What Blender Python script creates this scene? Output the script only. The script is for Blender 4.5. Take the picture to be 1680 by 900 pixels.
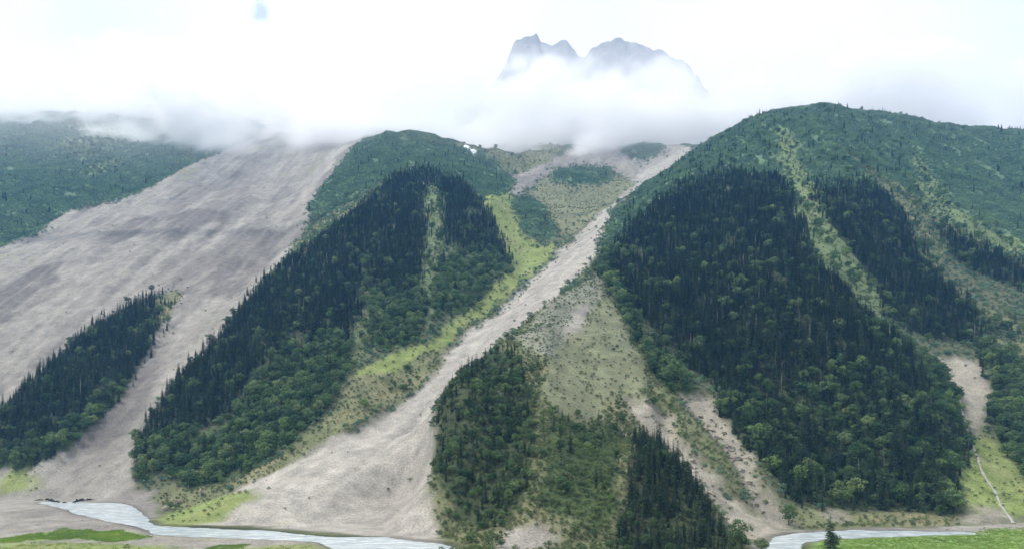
import bpy, bmesh, math, random
import numpy as np
from mathutils import Vector, Matrix, Euler

random.seed(11)
for o in list(bpy.data.objects):
    bpy.data.objects.remove(o, do_unlink=True)
scene = bpy.context.scene
COL = scene.collection

# ---------------------------------------------------------------- camera, sky, sun, exposure
cam_data = bpy.data.cameras.new('camera')
cam_data.sensor_width = 36.0
cam_data.lens = 36.0 * 1095.0 / 1680.0
cam_data.shift_y = 250.0 / 1680.0
cam_data.clip_start = 0.5
cam_data.clip_end = 20000.0
cam = bpy.data.objects.new('camera', cam_data)
cam.location = (0.0, 0.0, 75.0)
cam.rotation_euler = (math.radians(90), 0, 0)
COL.objects.link(cam)
scene.camera = cam

SUN_EL, SUN_AZ = math.radians(60), math.radians(280)     # azimuth clockwise from north (+Y): high on the left
world = bpy.data.worlds.new('World')
scene.world = world
world.use_nodes = True
wt = world.node_tree
wt.nodes.clear()
w_out = wt.nodes.new('ShaderNodeOutputWorld')
w_bg = wt.nodes.new('ShaderNodeBackground')
w_bg.inputs['Strength'].default_value = 0.1
w_sky = wt.nodes.new('ShaderNodeTexSky')
w_sky.sky_type = 'NISHITA'
w_sky.sun_disc = False
w_sky.sun_elevation = SUN_EL
w_sky.sun_rotation = SUN_AZ
w_tc = wt.nodes.new('ShaderNodeTexCoord')
w_nz = wt.nodes.new('ShaderNodeTexNoise')               # overcast: soft bright cloud sheet
w_nz.inputs['Scale'].default_value = 2.2
w_nz.inputs['Detail'].default_value = 5.0
w_nz.inputs['Roughness'].default_value = 0.45
wt.links.new(w_tc.outputs['Generated'], w_nz.inputs['Vector'])
w_cr = wt.nodes.new('ShaderNodeMapRange')
w_cr.inputs['From Min'].default_value = 0.3
w_cr.inputs['From Max'].default_value = 0.7
w_cr.inputs['To Min'].default_value = 8.3
w_cr.inputs['To Max'].default_value = 13.2
wt.links.new(w_nz.outputs['Fac'], w_cr.inputs['Value'])
w_tint = wt.nodes.new('ShaderNodeMixRGB')
w_tint.blend_type = 'MULTIPLY'
w_tint.inputs['Fac'].default_value = 1.0
w_tint.inputs['Color2'].default_value = (0.975, 0.99, 1.0, 1)
wt.links.new(w_cr.outputs['Result'], w_tint.inputs['Color1'])
# a small ragged gap in the overcast where the blue shows
w_nrm = wt.nodes.new('ShaderNodeVectorMath'); w_nrm.operation = 'NORMALIZE'
wt.links.new(w_tc.outputs['Generated'], w_nrm.inputs[0])
w_nz2 = wt.nodes.new('ShaderNodeTexNoise')
w_nz2.inputs['Scale'].default_value = 55.0
w_nz2.inputs['Detail'].default_value = 4.0
wt.links.new(w_tc.outputs['Generated'], w_nz2.inputs['Vector'])
w_dst = wt.nodes.new('ShaderNodeVectorMath'); w_dst.operation = 'DISTANCE'
_g = Vector((-0.374, 1.0, 0.623)).normalized()
w_dst.inputs[1].default_value = _g
wt.links.new(w_nrm.outputs['Vector'], w_dst.inputs[0])
w_add = wt.nodes.new('ShaderNodeMath'); w_add.operation = 'MULTIPLY_ADD'
w_add.inputs[1].default_value = 0.030
wt.links.new(w_nz2.outputs['Fac'], w_add.inputs[0])
wt.links.new(w_dst.outputs['Value'], w_add.inputs[2])
w_gap = wt.nodes.new('ShaderNodeMapRange')
w_gap.inputs['From Min'].default_value = 0.019
w_gap.inputs['From Max'].default_value = 0.032
w_gap.inputs['To Min'].default_value = 0.5
w_gap.inputs['To Max'].default_value = 1.0
wt.links.new(w_add.outputs['Value'], w_gap.inputs['Value'])
w_mix = wt.nodes.new('ShaderNodeMixRGB')
wt.links.new(w_gap.outputs['Result'], w_mix.inputs['Fac'])
wt.links.new(w_sky.outputs['Color'], w_mix.inputs['Color1'])
wt.links.new(w_tint.outputs['Color'], w_mix.inputs['Color2'])
wt.links.new(w_mix.outputs['Color'], w_bg.inputs['Color'])
wt.links.new(w_bg.outputs['Background'], w_out.inputs['Surface'])

sun_data = bpy.data.lights.new('sun', 'SUN')
sun_data.energy = 3.2
sun_data.angle = math.radians(3)
sun_data.color = (1.0, 0.95, 0.88)
sun = bpy.data.objects.new('sun', sun_data)
_d = Vector((math.sin(SUN_AZ) * math.cos(SUN_EL), math.cos(SUN_AZ) * math.cos(SUN_EL), math.sin(SUN_EL)))
sun.rotation_euler = (-_d).to_track_quat('-Z', 'Y').to_euler()
sun.location = _d * 3000
COL.objects.link(sun)

scene.view_settings.view_transform = 'Standard'
scene.view_settings.look = 'None'
scene.view_settings.exposure = 0.27
scene.view_settings.gamma = 1.0
scene.view_settings.use_curve_mapping = False
scene.cycles.max_bounces = 10
scene.cycles.diffuse_bounces = 2
scene.cycles.glossy_bounces = 2
scene.cycles.transmission_bounces = 2
scene.cycles.transparent_max_bounces = 4
scene.cycles.volume_bounces = 6
scene.cycles.volume_step_rate = 2.0
scene.cycles.use_denoising = True

# ---------------------------------------------------------------- numeric helpers (noise, smooth steps)
RS = np.random.RandomState(7)
PERM = RS.permutation(512)
PERM = np.concatenate([PERM, PERM, PERM])
RVAL = RS.rand(512) * 2 - 1

def vnoise(x, y, seed=0):
    xi = np.floor(x).astype(np.int64); yi = np.floor(y).astype(np.int64)
    xf = x - xi; yf = y - yi
    u = xf * xf * xf * (xf * (xf * 6 - 15) + 10); v = yf * yf * yf * (yf * (yf * 6 - 15) + 10)
    def hsh(a, b):
        return RVAL[PERM[(PERM[(a + seed * 57) % 512] + b) % 512] % 512]
    a = hsh(xi, yi); b = hsh(xi + 1, yi); c = hsh(xi, yi + 1); d = hsh(xi + 1, yi + 1)
    return (a * (1 - u) + b * u) * (1 - v) + (c * (1 - u) + d * u) * v

def fbm(x, y, octv=4, seed=0, gain=0.5):
    s = 0; a = 1.0; t = 0.0
    for o in range(octv):
        s = s + a * vnoise(x * 2 ** o + 13.7 * o, y * 2 ** o - 7.1 * o, seed + o); t += a; a *= gain
    return s / t

def sstep(a, b, x):
    t = np.clip((x - a) / (b - a), 0, 1)
    return t * t * (3 - 2 * t)

# ---------------------------------------------------------------- control points -> smooth base surface
def tps_fit(P, lam):
    xy = P[:, :2] / 1000.0; n = len(P)
    d2 = ((xy[:, None, :] - xy[None, :, :]) ** 2).sum(-1)
    K = 0.5 * d2 * np.log(d2 + 1e-12) + lam * np.eye(n)
    A = np.zeros((n + 3, n + 3)); A[:n, :n] = K
    A[:n, n] = 1; A[:n, n + 1:] = xy; A[n, :n] = 1; A[n + 1:, :n] = xy.T
    b = np.zeros(n + 3); b[:n] = P[:, 2]
    return xy, np.linalg.solve(A, b)

def tps_eval(fit, X, Y):
    xy, w = fit; n = len(xy)
    X = np.asarray(X, float).ravel() / 1000.0; Y = np.asarray(Y, float).ravel() / 1000.0
    out = w[n] + w[n + 1] * X + w[n + 2] * Y
    for i in range(n):
        d2 = (X - xy[i, 0]) ** 2 + (Y - xy[i, 1]) ** 2
        out += w[i] * 0.5 * d2 * np.log(d2 + 1e-12)
    return out

# plan raster that everything is looked up from
GX0, GX1, GY0, GY1, GS = -2500.0, 2500.0, -100.0, 3100.0, 4.0
NX = int((GX1 - GX0) / GS) + 1; NY = int((GY1 - GY0) / GS) + 1
AX = GX0 + GS * np.arange(NX); AY = GY0 + GS * np.arange(NY)

def bil(R, x, y, x0=GX0, y0=GY0, s=GS):
    ny, nx = R.shape
    fx = np.clip((np.asarray(x) - x0) / s, 0, nx - 1.001); fy = np.clip((np.asarray(y) - y0) / s, 0, ny - 1.001)
    ix = fx.astype(np.int64); iy = fy.astype(np.int64); u = fx - ix; v = fy - iy
    return (R[iy, ix] * (1 - u) + R[iy, ix + 1] * u) * (1 - v) + (R[iy + 1, ix] * (1 - u) + R[iy + 1, ix + 1] * u) * v

def blur(R, r):
    k = 2 * r + 1
    for ax in (0, 1):
        pad = [(0, 0), (0, 0)]; pad[ax] = (r + 1, r)
        c = np.cumsum(np.pad(R, pad, mode='edge'), axis=ax)
        R = (c[k:] - c[:-k]) / k if ax == 0 else (c[:, k:] - c[:, :-k]) / k
    return R

def poly_raster(poly):
    M = np.zeros((NY, NX), np.float32)
    P = np.asarray(poly, float)
    i0 = max(0, int((P[:, 0].min() - GX0) / GS) - 1); i1 = min(NX, int((P[:, 0].max() - GX0) / GS) + 2)
    j0 = max(0, int((P[:, 1].min() - GY0) / GS) - 1); j1 = min(NY, int((P[:, 1].max() - GY0) / GS) + 2)
    if i1 <= i0 or j1 <= j0:
        return M
    xs = AX[i0:i1]; sub = np.zeros((j1 - j0, i1 - i0), bool)
    for j in range(j0, j1):
        y = AY[j]
        y1 = P[:, 1]; y2 = np.roll(P[:, 1], -1); x1 = P[:, 0]; x2 = np.roll(P[:, 0], -1)
        c = (y1 > y) != (y2 > y)
        if c.any():
            xc = np.sort(x1[c] + (y - y1[c]) / (y2[c] - y1[c]) * (x2[c] - x1[c]))
            sub[j - j0] = (np.searchsorted(xc, xs) % 2) == 1
    M[j0:j1, i0:i1] = sub
    return M

def base_height(fit):
    cx = np.arange(GX0, GX1 + 41, 20.0); cy = np.arange(GY0, GY1 + 41, 20.0)
    CX, CY = np.meshgrid(cx, cy)
    C = tps_eval(fit, CX, CY).reshape(CX.shape)
    XX, YY = np.meshgrid(AX, AY)
    H = bil(C, XX, YY, cx[0], cy[0], 20.0)
    H = blur(blur(H, 2), 2)
    k = 4.0                                     # soft floor at the valley bottom
    H = k * np.logaddexp(0, H / k) - k * math.log(2) * np.exp(-np.abs(H) / 8)
    H = np.where(YY < 330, H * sstep(230, 330, YY), H)
    H = H + 72.8 * np.clip(1 - YY / 210.0, 0, 1.0) ** 2      # bluff the viewer stands on
    return H

def full_height(H, smooth):
    XX, YY = np.meshgrid(AX, AY)
    w = sstep(6, 70, H) * (1 - 0.88 * smooth)
    wx = XX + 40 * fbm(XX / 260, YY / 260, 3, 21); wy = YY + 40 * fbm(XX / 260, YY / 260, 3, 31)
    rid = 1 - np.abs(fbm(wx / 85, wy / 330, 3, 3)) * 2
    d = 9 * (rid - .6) + 15 * fbm(wx / 170, wy / 210, 4, 11)
    d += sstep(250, 900, H) * (16 * fbm(wx / 230, wy / 300, 4, 17))
    Z = H + w * d
    SX = XX - YY * (-.07 + .46 * sstep(-330, -200, XX))
    Z += (1 - 0.3 * (1 - smooth)) * sstep(3, 30, H) * smooth * (5.5 * fbm(SX / 65, YY / 240, 4, 41) - 3.5 * np.clip(.25 - np.abs(fbm(SX / 30, YY / 400, 3, 47)), 0, 1) * 4 + 1.0 * fbm(SX / 14, YY / 45, 3, 44))
    Z += 0.25 * fbm(XX / 18, YY / 18, 3, 51) * sstep(330, 380, YY)
    return Z

# control points: image pixels projected at assumed depths, some hand-placed (metres: east,north,up)
CONTROL_PTS = np.array([(-547.8,714.1,0),(-502.2,714.1,0),(-432.2,696,0),(-362.7,673.2,0),(-390,547.5,0),(-282.4,483.1,0),(-350,456.2,0),(-238.2,483.1,0),(-285,547.5,0),(-263.8,566.4,0),(-161.4,519.8,0),(-84.8,488.8,0),(-178.4,443.9,0),(-92.3,421.2,0),(-42.1,461.4,0),(194,477.5,0),(265.8,519.8,0),(313.3,519.8,0),(355.8,526.4,0),(399,526.4,0),(215.4,421.2,0),(308.1,443.9,0),(-584.5,762,33.2),(-682.7,890,115.6),(-794,1035,216.8),(-951.2,1240,358.1),(-519.2,824,75),(-599.3,951,161.8),(-709.5,1126,280.7),(-872.7,1385,454.5),(-444,824,75),(-488.4,955,162.2),(-555.3,1126,280.7),(-683,1385,454.5),(-532.4,1325,413.8),(-663,1650,632.5),(-473.7,1330,415.1),(-670.7,2040,894.7),(-608.6,2380,1129.2),(-818.6,1660,635.9),(-560.9,1660,635.9),(-577.5,1860,771.4),(-550.8,815,82.4),(-562,905,141.1),(-565.4,1015,214),(-566.2,775,53.8),(-1089.3,1420,464),(-1380.8,1800,732.5),(-1879.5,2450,1204.9),(-1630.7,2480,1230.1),(-1183.6,1800,732.5),(-1461.2,2500,1228),(-966.6,1960,835.7),(-996.5,2480,1180.2),(-1192.3,2560,1243.9),(-1200.4,2120,946.2),(-1088,1610,589.6),(-396.6,712,16.5),(-412.1,752,47.5),(-311.1,668,14),(-442.5,850,106.1),(-437.8,940,173.7),(-432,1075,266.4),(-430.3,1240,380.8),(-250.1,668,37.2),(-290.3,815,119.7),(-327.7,920,192.6),(-282.2,1030,281.9),(-304.3,1190,401),(-304.7,1390,544.7),(-297.4,1480,615.6),(-337.9,1850,882.6),(-433.8,1900,887.1),(-443.8,1620,666.8),(-449.7,1470,531.4),(-202.8,694,71.8),(-183.8,805,132.3),(-121.2,885,188.2),(-70.5,965,242.4),(-2.1,1170,363.5),(-223.2,905,190.7),(-175.3,960,232.8),(-190.9,1100,336.2),(-122.7,1120,351.2),(-150.1,1370,525.4),(-105.9,1450,578.2),(-51.1,1400,528.9),(-246.6,1800,822.9),(-200.5,1830,843.8),(-69.4,1900,835),(-18.8,1720,715.9),(-14.2,1560,602.1),(11.8,1290,428.4),(42,1150,348.1),(54.8,1500,554.5),(185.8,1850,767.7),(267.4,1830,743.5),(227.9,2080,907),(42.9,2350,1062.2),(-123.3,2250,1009.9),(132.6,2420,1098.3),(350.7,2400,1078.8),(521.6,2380,1063.9),(125.8,1530,564),(0,1850,767.7),(-213,598,31.3),(-250.6,560,13.6),(-140.7,642,51.5),(-127.1,580,22),(-80.5,588,26.7),(-88.9,695,75),(-96.1,752,102.5),(-54.7,855,168.7),(0,1005,258.6),(106,1290,428.4),(235.3,1610,604.3),(393.8,1960,817.8),(614.4,2320,1036.9),(-67.6,592,80.4),(-70.1,640,107.1),(-27.9,765,171.4),(49.3,900,255.8),(112.9,1030,327.1),(5.1,560,75),(6,660,123.2),(69.8,695,138.5),(111.8,765,179.8),(83.4,830,211.4),(139.7,900,255.8),(-45,448,17.7),(-56.2,492,39.1),(25.5,465,32.5),(23.3,425,5.1),(-7.9,430,8.2),(81.5,425,5.1),(110.4,465,32.5),(79.6,545,65),(123.7,645,104.5),(134.1,432,11.1),(-18.3,500,47.6),(175.3,600,53.1),(183.9,530,21.8),(189.9,478,3),(173.5,655,81),(124.7,525,53.4),(134.8,476,31.5),(146.7,440,12.7),(208.9,558,34.2),(219.3,522,8.3),(209.4,655,81),(239.6,640,75),(271.5,725,141.2),(313.8,838,228.1),(372.6,995,347.6),(462.4,1235,526.1),(625.3,1670,849.8),(198.2,700,113.4),(180.5,760,144.4),(166.8,830,196.3),(205.4,865,233),(248.1,1045,361.3),(318.2,1340,552.3),(478.4,1690,781.9),(171.8,990,301),(160,1130,384.6),(200.3,1290,485),(313,1490,622),(295.6,578,22.2),(324.7,635,75),(372.3,728,141.5),(434.7,850,230.3),(468.1,1005,350.3),(577.5,1240,528),(824.4,1770,923.6),(964,1820,922.7),(1145.6,1960,968.2),(1380.8,2100,980.2),(1636.5,2240,1028.3),(1800.9,2320,1049.6),(718.4,1710,877.7),(444.8,738,128.9),(424.1,645,63.2),(386.6,572,22.8),(364.7,605,47.4),(437.3,785,175.4),(575.7,985,272.9),(540.2,845,159.9),(527.1,780,117.7),(493.2,706,68.6),(445.5,606,19.7),(736.4,960,250.3),(614,830,150.8),(548.5,715,75),(805.1,1160,392.8),(882.2,1150,390.1),(1150.7,1500,622.9),(953.4,1450,604.7),(718.6,1290,546.2),(590.5,1060,365.4),(460.3,600,20.2),(-2000,3000,1500),(-1200,3050,1500),(-600,3000,1350),(0,3000,1350),(400,3000,1350),(800,3000,1100),(1500,3000,1150),(2200,3000,1150),(700,2400,950),(1000,2500,980),(1500,2700,1020),(-2300,2500,1350),(2400,2500,1150),(-600,300,0),(0,300,0),(600,300,0),(-300,400,0),(0,390,0),(300,395,0),(600,420,0),(-1500,700,60),(-1200,300,0),(1200,300,0),(900,500,0),(1300,800,240),(-900,760,30),(-1400,1300,480)])
SMOOTH = [[(-1076,1295),(-1073,1413),(-1054,1480),(-1086,1628),(-1001,1686),(-972,1774),(-961,1911),(-952,2043),(-910,2179),(-895,2228),(-922,2375),(-948,2487),(-989,2642),(-985,2690),(-985,2753),(-990,2835),(-1003,2941),(-931,2800),(-791,2800),(-639,2800),(-601,2800),(-491,2241),(-421,1883),(-419,1836),(-432,1728),(-434,1695),(-444,1622),(-461,1576),(-447,1441),(-450,1325),(-434,1204),(-440,1049),(-445,956),(-449,812),(-447,802),(-404,713),(-366,672),(-343,636),(-446,678),(-482,676),(-538,709),(-547,713),(-564,702),(-572,688),(-667,802),(-766,922),(-863,1039),(-961,1156),(-1053,1268)],[(554,2092),(542,1980),(446,1575),(426,1587),(408,1612),(385,1667),(376,1683),(366,1695),(355,1702),(343,1706),(298,1651),(251,1445),(197,1351),(168,1213),(134,1076),(119,1019),(94,981),(69,908),(12,836),(7,822),(1,788),(-9,763),(-29,749),(-67,752),(-79,744),(-71,636),(-74,636),(-53,477),(-44,416),(-15,402),(-52,393),(-66,402),(-76,415),(-88,460),(-180,498),(-252,508),(-270,519),(-268,531),(-290,583),(-290,613),(-286,615),(-247,541),(-279,620),(-245,638),(-214,640),(-182,672),(-129,765),(-104,786),(-77,885),(-42,915),(-25,943),(-14,998),(-1,1028),(26,1068),(73,1194),(101,1276),(167,1370),(191,1415),(205,1456),(243,1653),(271,1694),(300,1756),(319,1807),(345,1899),(369,1973),(360,2077),(402,2094),(462,2106),(536,2096)],[(112,2037),(167,2157),(210,2262),(238,2367),(288,2643),(322,2751),(355,2826),(389,2903),(398,2800),(539,2800),(614,2800),(508,2223),(549,2145),(560,2115),(537,2087),(499,2055),(413,2003),(396,1989),(378,1969),(345,1888),(313,1803),(315,1887),(312,1950),(304,1990),(296,2023),(181,1978),(145,1930),(113,1896),(83,1839),(68,1801),(40,1698),(15,1630),(-15,1623),(0,1701),(8,1831),(17,1887),(91,2002)]]
# ground cover outlines on the plan (metres)
COVER = [
 ('screeL','R',[(-1069,1286),(-1068,1407),(-1047,1470),(-1076,1615),(-1048,1652),(-1035,1675),(-999,1684),(-980,1730),(-969,1768),(-972,1798),(-958,1933),(-956,1988),(-952,2011),(-951,2042),(-937,2084),(-932,2110),(-917,2153),(-912,2182),(-899,2236),(-912,2308),(-929,2395),(-953,2500),(-1015,2712),(-1010,2760),(-997,2786),(-995,2849),(-1035,3035),(-931,2800),(-791,2800),(-639,2800),(-601,2800),(-487,2224),(-438,1957),(-424,1858),(-427,1787),(-435,1740),(-433,1693),(-443,1618),(-453,1583),(-459,1570),(-450,1468),(-446,1436),(-447,1340),(-435,1244),(-432,1119),(-446,969),(-451,816),(-449,806),(-404,713),(-366,672),(-343,636),(-445,677),(-481,675),(-547,713),(-561,706),(-571,687),(-672,809),(-770,927),(-872,1050),(-960,1155),(-1048,1262)]),
 ('darkA','D',[(-816,1514),(-803,1537),(-792,1539),(-788,1556),(-778,1561),(-765,1587),(-755,1593),(-747,1604),(-728,1592),(-700,1589),(-684,1581),(-660,1587),(-642,1437),(-638,1411),(-646,1403),(-699,1389),(-706,1378),(-715,1373),(-727,1372),(-764,1394),(-802,1479)]),
 ('darkB','D',[(-610,1310),(-589,1409),(-579,1440),(-568,1446),(-556,1449),(-546,1457),(-533,1458),(-521,1462),(-495,1464),(-478,1441),(-436,1365),(-444,1335),(-444,1259),(-447,1225),(-445,1107),(-478,1139),(-503,1147),(-543,1165),(-561,1159),(-583,1162),(-601,1154),(-626,1247),(-614,1297)]),
 ('darkC','D',[(-888,1452),(-876,1510),(-871,1566),(-863,1576),(-810,1516),(-813,1392),(-826,1391),(-847,1385),(-866,1395),(-876,1422)]),
 ('darkD','D',[(-593,941),(-589,947),(-574,948),(-563,957),(-549,958),(-533,974),(-465,881),(-473,829),(-501,784),(-514,783),(-526,773),(-538,830),(-585,926)]),  # darker gravel plus the stand's cast shadow, painted into the scree colour
 ('darkE','D',[(-831,1937),(-817,1955),(-804,1979),(-766,1914),(-780,1906),(-790,1888),(-801,1875)]),
 ('darkF','D',[(-921,1173),(-910,1235),(-902,1253),(-890,1300),(-889,1316),(-884,1325),(-817,1193),(-809,1094),(-832,1060),(-902,1148)]),
 ('runA','P',[(-689,1524),(-662,1501),(-666,1417),(-678,1258),(-665,1115),(-631,1004),(-657,1024),(-688,1139),(-705,1262),(-698,1352),(-702,1397),(-691,1506)]),
 ('runB','P',[(-466,1379),(-434,1335),(-422,1237),(-426,1080),(-442,964),(-453,871),(-459,856),(-479,871),(-470,909),(-468,972),(-458,999),(-451,1091),(-446,1141),(-452,1241),(-467,1321),(-468,1363)]),
 ('runC','P',[(-625,1695),(-594,1651),(-600,1575),(-606,1480),(-610,1464),(-609,1313),(-637,1342),(-633,1498),(-626,1582),(-626,1665)]),
 ('runD','P',[(-575,2247),(-517,2136),(-493,1990),(-491,1896),(-497,1767),(-500,1745),(-494,1599),(-496,1553),(-530,1603),(-541,1713),(-554,1810),(-553,1950),(-551,2023),(-555,2079),(-563,2156)]),
 ('bankL','R',[(-547,713),(-512,728),(-376,698),(-300,567),(-269,509),(-239,484),(-115,450),(-96,435),(-91,426),(-77,394),(-47,371),(-87,382),(-104,401),(-263,400),(-328,399),(-423,514),(-508,619),(-587,715),(-553,713)]),
 ('farL','U',[(-1097,1365),(-1181,1470),(-1261,1569),(-1287,1602),(-1365,1699),(-1464,1822),(-1554,1934),(-1616,2010),(-1659,2064),(-1720,2140),(-1786,2223),(-1866,2322),(-1958,2436),(-1949,2452),(-1943,2471),(-1932,2484),(-1916,2491),(-1888,2511),(-1876,2523),(-1868,2542),(-1863,2564),(-1831,2551),(-1805,2545),(-1786,2550),(-1774,2564),(-1743,2550),(-1726,2558),(-1633,2452),(-1604,2440),(-1570,2455),(-1540,2517),(-1499,2487),(-1478,2490),(-1456,2491),(-1435,2495),(-1406,2483),(-1383,2483),(-1355,2473),(-1310,2473),(-1305,2507),(-1283,2510),(-1274,2536),(-1261,2604),(-1247,2626),(-1237,2656),(-1202,2629),(-1192,2655),(-1170,2655),(-1152,2662),(-1140,2687),(-1107,2661),(-1085,2662),(-1041,2721),(-1030,2750),(-934,2480),(-896,2363),(-899,2323),(-912,2265),(-914,2225),(-931,2144),(-951,2077),(-960,2061),(-965,1948),(-978,1809),(-979,1757),(-996,1704),(-1005,1693),(-1030,1690),(-1040,1682),(-1051,1657),(-1071,1627),(-1081,1622),(-1051,1475),(-1071,1410),(-1072,1397),(-1081,1377),(-1089,1370)]),
 ('farLgrass1','K',[(-1552,2328),(-1522,2381),(-1508,2393),(-1496,2408),(-1476,2413),(-1432,2412),(-1399,2394),(-1380,2399),(-1333,2393),(-1301,2355),(-1278,2333),(-1289,2313),(-1287,2237),(-1280,2191),(-1289,2171),(-1281,2058),(-1276,2026),(-1289,2011),(-1305,2002),(-1327,2005),(-1393,2082),(-1440,2130),(-1484,2210),(-1528,2284)]),
 ('farLgrass2','K',[(-1246,1921),(-1241,1941),(-1243,1972),(-1252,2016),(-1242,2030),(-1207,2033),(-1201,2055),(-1127,1943),(-1133,1876),(-1137,1859),(-1168,1881),(-1198,1875)]),
 ('farLgrass3','K',[(-1026,2024),(-1026,2056),(-1033,2105),(-1036,2145),(-1034,2177),(-977,2077),(-980,2050),(-978,2014),(-986,2000)]),
 ('standL','C',[(-636,829),(-663,885),(-667,988),(-659,1061),(-638,1155),(-632,1161),(-621,1159),(-605,1167),(-552,1057),(-533,956),(-518,908),(-522,781),(-535,752),(-550,752),(-555,750),(-571,754),(-583,760),(-629,820)]),
 ('standLb','B',[(-554,749),(-528,773),(-522,783),(-520,872),(-517,906),(-529,912),(-536,911),(-544,795),(-556,781),(-562,779),(-594,783),(-611,778),(-595,757),(-581,758),(-561,750)]),
 ('grassL0','G',[(-581,758),(-561,749),(-533,749),(-512,728),(-553,720),(-572,745)]),
 ('grassL1','S',[(-611,1134),(-607,1198),(-565,1124),(-542,1031),(-594,1109)]),
 ('s2up','U',[(-468,1528),(-462,1581),(-465,1715),(-451,1816),(-449,1892),(-433,1886),(-429,1935),(-417,1949),(-401,1943),(-372,1955),(-368,2014),(-351,2014),(-317,1906),(-297,1876),(-281,1871),(-267,1881),(-235,1870),(-221,1875),(-207,1885),(-167,1777),(-140,1668),(-118,1607),(-109,1590),(-121,1576),(-133,1568),(-146,1572),(-160,1582),(-174,1585),(-189,1592),(-204,1594),(-218,1594),(-230,1575),(-260,1579),(-273,1575),(-288,1578),(-312,1474),(-321,1467),(-353,1465),(-359,1447),(-367,1439),(-386,1433),(-407,1461),(-425,1478),(-459,1499)]),
 ('s2left','S',[(-398,1451),(-373,1444),(-363,1450),(-356,1467),(-346,1472),(-321,1467),(-290,1383),(-322,1326),(-325,1303),(-329,1288),(-337,1283),(-344,1273),(-347,1251),(-370,1209),(-384,1197),(-391,1188),(-426,1301),(-443,1356),(-435,1364),(-425,1368),(-404,1442)]),
 ('s2con','C',[(-277,1554),(-254,1575),(-241,1576),(-229,1583),(-208,1626),(-195,1623),(-154,1593),(-140,1578),(-115,1576),(-102,1529),(-81,1475),(-59,1391),(-50,1382),(-22,1307),(-4,1200),(-24,1185),(-44,1190),(-63,1180),(-73,1180),(-93,1187),(-112,1189),(-122,1193),(-141,1341),(-161,1499),(-167,1546),(-182,1542),(-194,1519),(-176,1368),(-158,1224),(-143,1065),(-138,1009),(-156,1009),(-175,1021),(-213,1032),(-223,1038),(-221,904),(-237,904),(-253,908),(-295,898),(-311,865),(-321,858),(-352,787),(-374,779),(-390,773),(-405,777),(-424,769),(-449,808),(-444,956),(-431,1109),(-429,1174),(-403,1218),(-396,1222),(-390,1229),(-359,1301),(-356,1321),(-341,1333),(-301,1403),(-299,1435),(-281,1528)]),
 ('s2broadL','B',[(-400,713),(-436,773),(-436,796),(-407,781),(-395,773),(-349,780),(-324,827),(-319,857),(-313,859),(-293,896),(-252,907),(-221,904),(-197,847),(-198,805),(-212,775),(-209,715),(-215,704),(-234,690),(-245,672),(-284,679),(-312,671),(-380,720),(-395,714)]),
 ('s2gap','K',[(-368,759),(-346,789),(-336,783),(-350,752),(-366,742),(-367,751)]),
 ('s2foot','S',[(-374,706),(-331,683),(-311,668),(-272,674),(-243,664),(-224,688),(-208,697),(-205,702),(-192,679),(-226,636),(-231,636),(-238,626),(-243,625),(-269,641),(-288,618),(-293,617),(-297,591),(-322,613),(-368,697)]),
 ('s2broadR1','B',[(-218,1028),(-208,1023),(-173,1015),(-163,1009),(-146,1007),(-138,1009),(-120,886),(-145,868),(-158,864),(-174,875),(-193,898),(-214,1011)]),
 ('s2broadR2','B',[(-126,1109),(-118,1125),(-74,1183),(-65,1199),(-56,1225),(-47,1224),(-29,1207),(-11,1198),(-2,1197),(-15,1136),(-39,1077),(-61,1032),(-68,1011),(-89,966),(-113,934),(-124,1090)]),
 ('s2strip1','K',[(-198,1506),(-184,1540),(-167,1546),(-151,1405),(-134,1247),(-120,1096),(-110,948),(-109,933),(-121,881),(-139,1026),(-151,1177),(-169,1309),(-191,1459)]),
 ('s2strip2','K',[(-255,1135),(-242,1131),(-210,976),(-185,843),(-195,815),(-206,851),(-228,1003),(-251,1117)]),
 ('s2right','U',[(-209,1903),(-195,1920),(-180,1931),(-150,1943),(-134,1946),(-104,1969),(-89,1999),(-73,1991),(-60,1961),(-37,1931),(-14,1895),(-15,1849),(-14,1694),(-15,1644),(-29,1608),(-41,1502),(-54,1487),(-96,1591),(-109,1597),(-118,1613),(-139,1668),(-165,1770),(-201,1863)]),
 ('band','G',[(-196,811),(-156,854),(-113,882),(-77,967),(-44,1068),(-17,1109),(-10,1124),(2,1215),(-19,1311),(-59,1399),(-68,1484),(-56,1503),(-44,1509),(-34,1606),(-21,1635),(-8,1658),(7,1574),(14,1489),(12,1361),(40,1337),(48,1325),(72,1311),(95,1304),(51,1190),(27,1147),(19,1126),(11,1091),(-24,1039),(-60,944),(-93,885),(-106,846),(-121,827),(-166,790),(-188,805)]),
 ('bandbrown','S',[(-209,672),(-194,801),(-149,814),(-115,851),(-85,893),(-78,899),(-101,787),(-124,779),(-144,758),(-178,695),(-190,652),(-200,663)]),
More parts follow.
